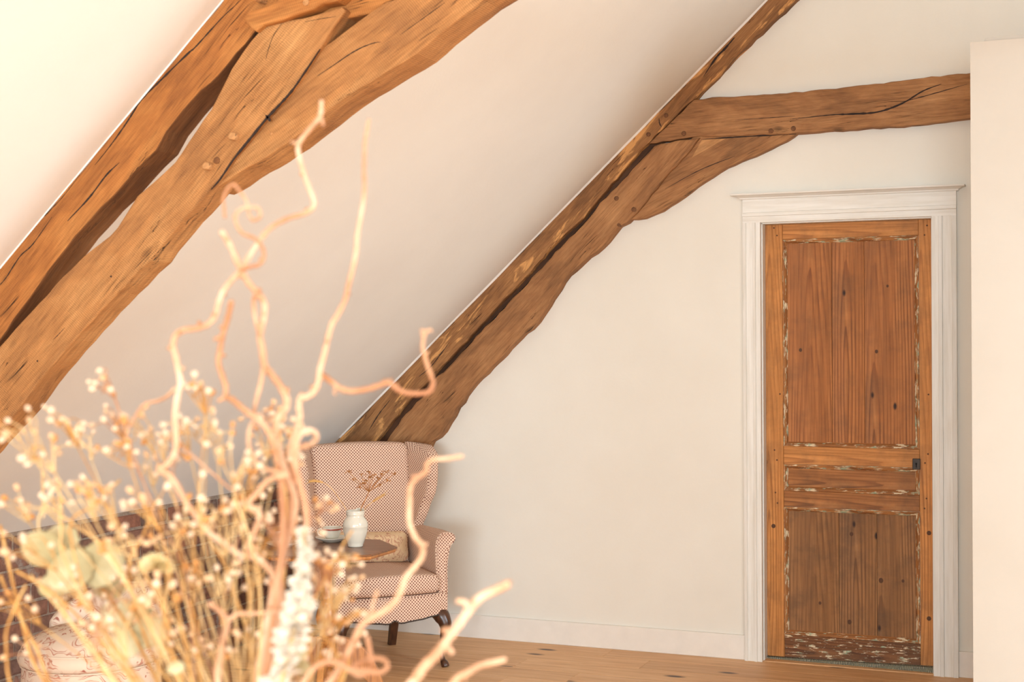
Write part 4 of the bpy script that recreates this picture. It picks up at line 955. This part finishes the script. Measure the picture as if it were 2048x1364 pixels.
branch('bent willow branch winding down across the chair arm', [(926, 912), (895, 917), (867, 919), (854, 928), (852, 943), (833, 956), (820.5, 975), (819, 1008), (819, 1045), (830, 1074), (844.6, 1093), (843, 1115), (826, 1137), (811, 1156), (802, 1181), (789, 1204), (768, 1222), (745, 1235), (722, 1252), (704, 1290), (670, 1350), (600, 1440)], 1.36, (9, 16), .03, .5,
       twigs=[[(756, 1181, 0), (746, 1207, 0), (741, 1238, 0)], [(833, 956, 0), (824, 950, 0)], [(846, 1095, 0), (854, 1086, 0)]])
branch('stout willow branch reaching right across the pale floor', [(1018, 1167), (996, 1178), (959, 1196), (937, 1222), (915, 1252), (896, 1278), (874, 1307), (848, 1333), (826, 1364), (770, 1430), (640, 1480)], 1.28, (18, 24), .02, .7, twigs=[[(937, 1216, 0), (928, 1204, 0), (912, 1202, 0)], [(890, 1290, 0), (900, 1300, 0), (905, 1308, 0)]])
branch('lowest willow branch at the bottom edge right of the chair leg', [(1011, 1318), (989, 1324), (959, 1331), (937, 1344), (915, 1356), (890, 1385), (820, 1440), (660, 1490)], 1.28, (13, 18), .02, 1.7, twigs=[[(940, 1343, 0), (945, 1332, 0)], [(925, 1350, 0), (932, 1360, 0)]])
branch('willow twig tied in a small knot-like loop low in front of the table foot', [(734, 1272), (741, 1311), (741, 1337), (722, 1351), (707, 1346), (708, 1332), (726, 1322), (752, 1316), (770.6, 1322), (774, 1335), (758, 1345), (728, 1342), (700, 1340), (672, 1325), (645, 1326), (620, 1345), (590, 1400)], 1.33, (10, 12), .02, .3)
branch('forked grey willow branch low in the middle', [(418, 1206), (440, 1222), (455, 1243), (448, 1275), (442, 1305), (436, 1364), (450, 1440)], 1.38, (12, 17), .02, .3, twigs=[[(455, 1243, 0), (475, 1228, 0), (507, 1227, 0), (558, 1224, .01)]])

# ---- seed-pod sprays
pod_meshes = []
for s, mt in ((0, 0), (1, 0), (2, 1), (3, 1), (4, 2)):
    bm = bmesh.new(); bmesh.ops.create_icosphere(bm, subdivisions=2, radius=1.0); q = random.Random(s)
    for v_ in bm.verts: v_.co *= 1 + q.uniform(-.07, .07); v_.co.z *= 1.2 + .09 * s
    me_ = bm_mesh(bm, smooth=True); me_.materials.append(M_POD[mt]); pod_meshes.append(me_)
REG = [
 ('%s of the thin pod sprays against the sloping ceiling', 'sprays at the upper left of the bouquet',
  [(30, 850, 45, 5), (78, 905, 45, 6), (125, 838, 42, 6), (188, 765, 34, 5), (212, 830, 45, 6), (150, 880, 42, 5), (240, 880, 50, 6), (268, 845, 36, 4), (310, 870, 34, 5), (300, 930, 40, 5), (345, 905, 36, 4)]),
 ('%s of the pale pod sprays around the willow stems', 'sprays around the willow in the middle',
  [(392, 770, 34, 6), (412, 835, 46, 7), (350, 850, 34, 5), (520, 820, 44, 6), (545, 860, 50, 7), (568, 900, 40, 6), (480, 900, 44, 4), (430, 890, 36, 5), (590, 850, 30, 5), (500, 950, 44, 6)]),
 ('%s of the small pod sprays over the bricks at the picture edge', 'sprays over the brick wall at the left edge',
  [(30, 1000, 50, 5), (95, 985, 50, 6), (160, 975, 52, 6), (60, 1090, 55, 5), (215, 980, 50, 6), (290, 1000, 46, 6), (25, 1190, 50, 5), (90, 1180, 48, 5), (50, 1290, 45, 4)]),
 ('%s of the pod sprays between floral chair and wing chair', 'sprays in front of the bricks left of the chair',
  [(345, 1060, 50, 6), (400, 1020, 52, 6), (450, 1040, 50, 6), (495, 1000, 46, 6), (370, 1150, 50, 6), (440, 1160, 52, 6), (500, 1130, 46, 6), (250, 1070, 46, 5), (560, 1030, 44, 6), (530, 1080, 44, 6), (320, 1180, 44, 5)]),
 ('%s of the pale pod sprays overlapping the octagonal table', 'sprays overlapping the octagonal table',
  [(612, 1050, 42, 6), (640, 1010, 34, 4), (650, 1120, 46, 7), (695, 1110, 44, 6), (672, 1180, 44, 6), (700, 1170, 38, 5), (650, 1240, 44, 6), (712, 1230, 36, 5), (690, 1290, 38, 5), (640, 1310, 40, 5)]),
 ('%s of the low dense pod sprays over the floral chair', 'low sprays over the floral chair',
  [(150, 1150, 50, 6), (205, 1180, 52, 7), (260, 1150, 46, 6), (170, 1250, 50, 6), (240, 1240, 50, 6), (300, 1220, 46, 6), (210, 1310, 50, 6), (290, 1300, 46, 5), (360, 1270, 46, 5), (430, 1290, 44, 5), (510, 1260, 44, 5)]),
]
q = random.Random(21)
def spray(lab, grp, x, y, spread, npods):
    w = q.uniform(1.36, 1.60); t = thing('seed_spray', lab, 'dried flower', tuple(MOUTH), 0, grp)
    bx = MOUTH + Vector((q.uniform(-.045, .045), q.uniform(-.045, .045), -.02))
    fork = at_w(x + (485 - x) * q.uniform(.06, .16) + q.uniform(-14, 14), y + spread * q.uniform(.9, 1.8), w)
    mid = bx.lerp(fork, .5) + Vector((q.uniform(-.02, .02), q.uniform(-.02, .02), .01))
    st = catmull([bx + Vector((0, 0, -.1)), bx, mid, fork], 6)
    mat = q.choice((M_STRAW, M_STRAW2, M_STRAW2, M_WIL2))
    bm = bmesh.new(); add_tube(bm, [p - MOUTH for p in st], [.0012 - .0005 * i / len(st) for i in range(len(st))], 6)
    ends = []
    npods = int(npods * 1.75)
    for k in range(npods):
        a = q.uniform(-1, 1); e = at_w(x + a * spread, y - abs(q.gauss(0, .5)) * spread + q.uniform(0, .5) * spread + .35 * abs(a) * spread, w + q.uniform(-.04, .04))
        s = fork if q.random() < .65 or not ends else fork.lerp(q.choice(ends)[0], .55)
        c_ = s.lerp(e, .55) + Vector((0, 0, .006)) + Vector((q.uniform(-.004, .004),) * 3)
        P = catmull([s, c_, e], 4); add_tube(bm, [p - MOUTH for p in P], [.0008 - .0003 * i / len(P) for i in range(len(P))], 5); ends.append((e, (e - c_).normalized()))
    o = link('stem', bm_mesh(bm, smooth=True), mat, t)
    for e, d in ends:
        pm = pod_meshes[q.choice((0, 0, 1, 1, 2, 3, 4))]; r = q.uniform(.0022, .0037) * (1.15 if q.random() < .2 else 1)
        o = link('seed_pod', pm, None, t, e - MOUTH); o.scale = (r, r, r); o.rotation_euler = d.to_track_quat('Z', 'X').to_euler()
ORD = ['leftmost', 'second from the left', 'third from the left', 'fourth from the left', 'fifth from the left', 'sixth from the left', 'seventh from the left', 'eighth from the left', 'ninth from the left', 'tenth from the left', 'eleventh from the left']
for lab, grp, tips in REG:
    for i, a in enumerate(sorted(tips)): spray(lab % ORD[i], grp, *a)

# ---- bare straws
SG = 'bare straw stems in the bouquet'
def straw(label, px, w, th, mat):
    t = thing('straw_stem', label, 'dried stem', tuple(MOUTH), 0, SG)
    pts = [at_w(x, y, w + dz) for (x, y, dz) in [(a[0], a[1], a[2] if len(a) > 2 else 0) for a in px]]
    e = pts[-1]; pts += [e.lerp(MOUTH, .7), MOUTH + Vector((q.uniform(-.04, .04), q.uniform(-.04, .04), -.08))]
    P = catmull([p - MOUTH for p in pts], 5); bm = bmesh.new(); add_tube(bm, P, [th * .36 * w / FPX * (.8 + .2 * i / len(P)) for i in range(len(P))], 7); link('stalk', bm_mesh(bm, smooth=True), mat, t)
STR = (([(0, 1050), (40, 1225), (75, 1340), (160, 1430)], 11, M_STRAW), ([(0, 1150), (20, 1195), (75, 1300), (130, 1400)], 10, M_STRAW), ([(52, 1170), (30, 1215), (12, 1290), (60, 1420)], 8, M_STRAW),
                   ([(85, 940), (86, 1010), (80, 1070), (150, 1260), (300, 1440)], 8, M_STRAW2), ([(118, 965), (122, 1060), (130, 1120), (220, 1300), (330, 1450)], 8, M_STRAW2), ([(90, 1010), (150, 1050), (220, 1110), (300, 1260), (400, 1440)], 9, M_STRAW2),
                   ([(312, 1000), (285, 1075), (258, 1140), (300, 1300), (400, 1450)], 9, M_STRAW), ([(30, 1140), (110, 1190), (190, 1270), (300, 1400)], 9, M_STRAW), ([(60, 1150), (130, 1230), (180, 1290), (260, 1400)], 8, M_STRAW2),
                   ([(338, 1130), (333, 1180), (326, 1260), (318, 1364), (330, 1450)], 13, M_STRAW2), ([(352, 1040), (362, 1120), (372, 1200), (395, 1300), (420, 1440)], 8, M_STRAW), ([(415, 1080), (450, 1130), (470, 1190), (500, 1290), (510, 1430)], 10, M_STRAW),
                   ([(380, 1200), (398, 1260), (402, 1330), (420, 1440)], 9, M_STRAW), ([(600, 1200), (560, 1260), (520, 1310), (500, 1430)], 10, M_STRAW), ([(560, 930), (572, 1000), (570, 1090), (560, 1250), (520, 1430)], 10, M_STRAW),
                   ([(640, 1260), (675, 1310), (690, 1330), (640, 1430)], 9, M_STRAW), ([(722, 1265), (700, 1310), (692, 1345), (640, 1450)], 9, M_STRAW), ([(350, 880), (440, 960), (520, 1030), (560, 1120), (540, 1330)], 8, M_WIL2), ([(240, 960), (190, 1010), (140, 1060), (200, 1250), (340, 1450)], 8, M_STRAW),
                   ([(705, 1060), (680, 1100), (640, 1180), (590, 1280), (540, 1430)], 7, M_STRAW), ([(670, 1120), (640, 1175), (600, 1235), (560, 1300), (520, 1430)], 9, M_STRAW), ([(468, 990), (500, 1080), (520, 1180), (520, 1300), (510, 1430)], 8, M_STRAW2))
NUM = ['first', 'second', 'third', 'fourth', 'fifth', 'sixth', 'seventh', 'eighth', 'ninth', 'tenth', 'eleventh', 'twelfth', 'thirteenth', 'fourteenth', 'fifteenth', 'sixteenth', 'seventeenth', 'eighteenth', 'nineteenth', 'twentieth', 'twenty-first', 'twenty-second']
for i, (px, th, mt) in enumerate(sorted(STR, key=lambda s: s[0][0][0])):
    straw('bare straw stem, its top %s from the left among the bare straws' % NUM[i], px, q.uniform(1.36, 1.56), th, mt)

# ---- bleached plume
pt = thing('bleached_plume', 'bleached white feathery plume low in the middle of the bouquet', 'dried flower', tuple(MOUTH))
axis = [at_w(x, y, w_) for x, y, w_ in ((606, 1060, 1.33), (612, 1110, 1.33), (604, 1170, 1.32), (594, 1230, 1.31), (580, 1290, 1.31), (562, 1364, 1.31), (540, 1440, 1.33))]
A = catmull([p - MOUTH for p in axis], 12); bm = bmesh.new(); add_tube(bm, A + [Vector((0, 0, -.06))], .0022, 6); link('stem', bm_mesh(bm, smooth=True), M_STRAW2, pt)
bm = bmesh.new()
for i, p in enumerate(A[:-3]):
    R = (.005 + .007 * min(1, i / 40)) * (.55 + .75 * abs(math.sin(i * .83 + .4)))
    for _ in range(9):
        d = Vector((q.gauss(0, 1), q.gauss(0, 1), q.uniform(-.1, 1.2))).normalized(); L = R * q.uniform(.7, 1.5); s = d.orthogonal().normalized() * L * .3; e = p + d * L
        a = bm.verts.new(p + d * L * .15); b = bm.verts.new(p + d * L * .6 + s); c = bm.verts.new(e); e2 = bm.verts.new(p + d * L * .6 - s + Vector((0, 0, .0012))); bm.faces.new((a, b, c, e2))
o = link('florets', bm_mesh(bm), M_PLUME, pt); o['kind'] = 'stuff'
# ---- round dusty-green leaves
def leaf_stem(label, leaves, foot, w):
    t = thing('leaf_stem', label, 'foliage', tuple(MOUTH), 0, 'round-leaved stems in the bouquet')
    f0 = at_w(*foot, w); top = at_w(leaves[0][0], leaves[0][1], w); stem = catmull([top - MOUTH, top.lerp(f0, .5) + Vector((.01, 0, .01)) - MOUTH, f0 - MOUTH, Vector((0, 0, -.08))], 6)
    bm = bmesh.new(); add_tube(bm, stem, .0018, 6); link('stem', bm_mesh(bm, smooth=True), M_STRAW, t)
    for (x, y, rpx, tilt, dw) in leaves:
        c_ = at_w(x, y, w + dw) - MOUTH; R = rpx * w / FPX; n_seg = 22
        face = (-(CF) * math.cos(tilt) + CU * math.sin(tilt)).normalized(); a = face.orthogonal().normalized(); b = face.cross(a); rings = []
        for s, hgt in ((0.02, .12), (.4, .09), (.75, .03), (.95, -.02), (1.0, -.03), (.95, -.045), (.75, .0), (.4, .06), (.02, .09)):
            rings.append([c_ + (a * math.cos(2 * math.pi * k / n_seg) * 1.08 + b * math.sin(2 * math.pi * k / n_seg)) * R * s * (1 + .04 * math.sin(3 * k)) + face * R * (hgt + .05 * math.sin(4 * math.pi * k / n_seg) * s) for k in range(n_seg)])
        link('leaf', bm_mesh(loft(rings), smooth=True), M_LEAF, t)
leaf_stem('dusty green round-leaved stem at the left in front of the bricks', [(118, 1085, 38, .5, .02), (82, 1098, 40, -.4, 0), (140, 1140, 44, .5, -.02), (165, 1120, 36, -.6, .03), (200, 1128, 46, .3, -.01), (218, 1170, 34, -.3, .02), (108, 1168, 30, .7, .03)], (330, 1400), 1.52)
leaf_stem('dusty green round-leaved stem low over the floral chair', [(298, 1262, 34, .4, 0), (272, 1225, 32, -.4, .02), (250, 1290, 30, .5, -.01), (232, 1235, 36, -.3, .03)], (380, 1420), 1.55)
leaf_stem('small pale green leaves at the foot of the white plume', [(588, 1300, 24, .4, 0), (600, 1335, 20, -.5, .01), (352, 1335, 16, .9, 0)], (540, 1430), 1.34)
# ---- cream flower head
bl = thing('everlasting_flower', 'single cream yellow dried flower head above the floral chair', 'dried flower', tuple(MOUTH))
c_ = at_w(312, 1138, 1.42) - MOUTH; bm = bmesh.new(); add_tube(bm, catmull([c_, at_w(330, 1230, 1.43) - MOUTH, at_w(360, 1364, 1.44) - MOUTH, Vector((-.01, 0, -.08))], 5), .002, 6); link('stem', bm_mesh(bm, smooth=True), M_STRAW, bl)
bm = bmesh.new()
for i in range(70):
    a = i * 2.39996; h = i / 70; d = Vector((math.cos(a) * math.sin(h * 1.75), math.sin(a) * math.sin(h * 1.75), math.cos(h * 1.75))); d = (CR * d.x - CF * (d.z * .55) + CU * d.z * .8 + CF * d.y * .8).normalized()
    L = .0135 + .004 * h; s = d.orthogonal().normalized() * .0038; u_ = d.cross(s).normalized() * .0016; p = c_ + d * .003
    v0, v1, v2, v3 = bm.verts.new(p), bm.verts.new(p + d * L * .6 + s), bm.verts.new(p + d * L + u_), bm.verts.new(p + d * L * .6 - s); bm.faces.new((v0, v1, v2, v3))
o = link('petals', bm_mesh(bm), M_BLOOM, bl); o['kind'] = 'stuff'
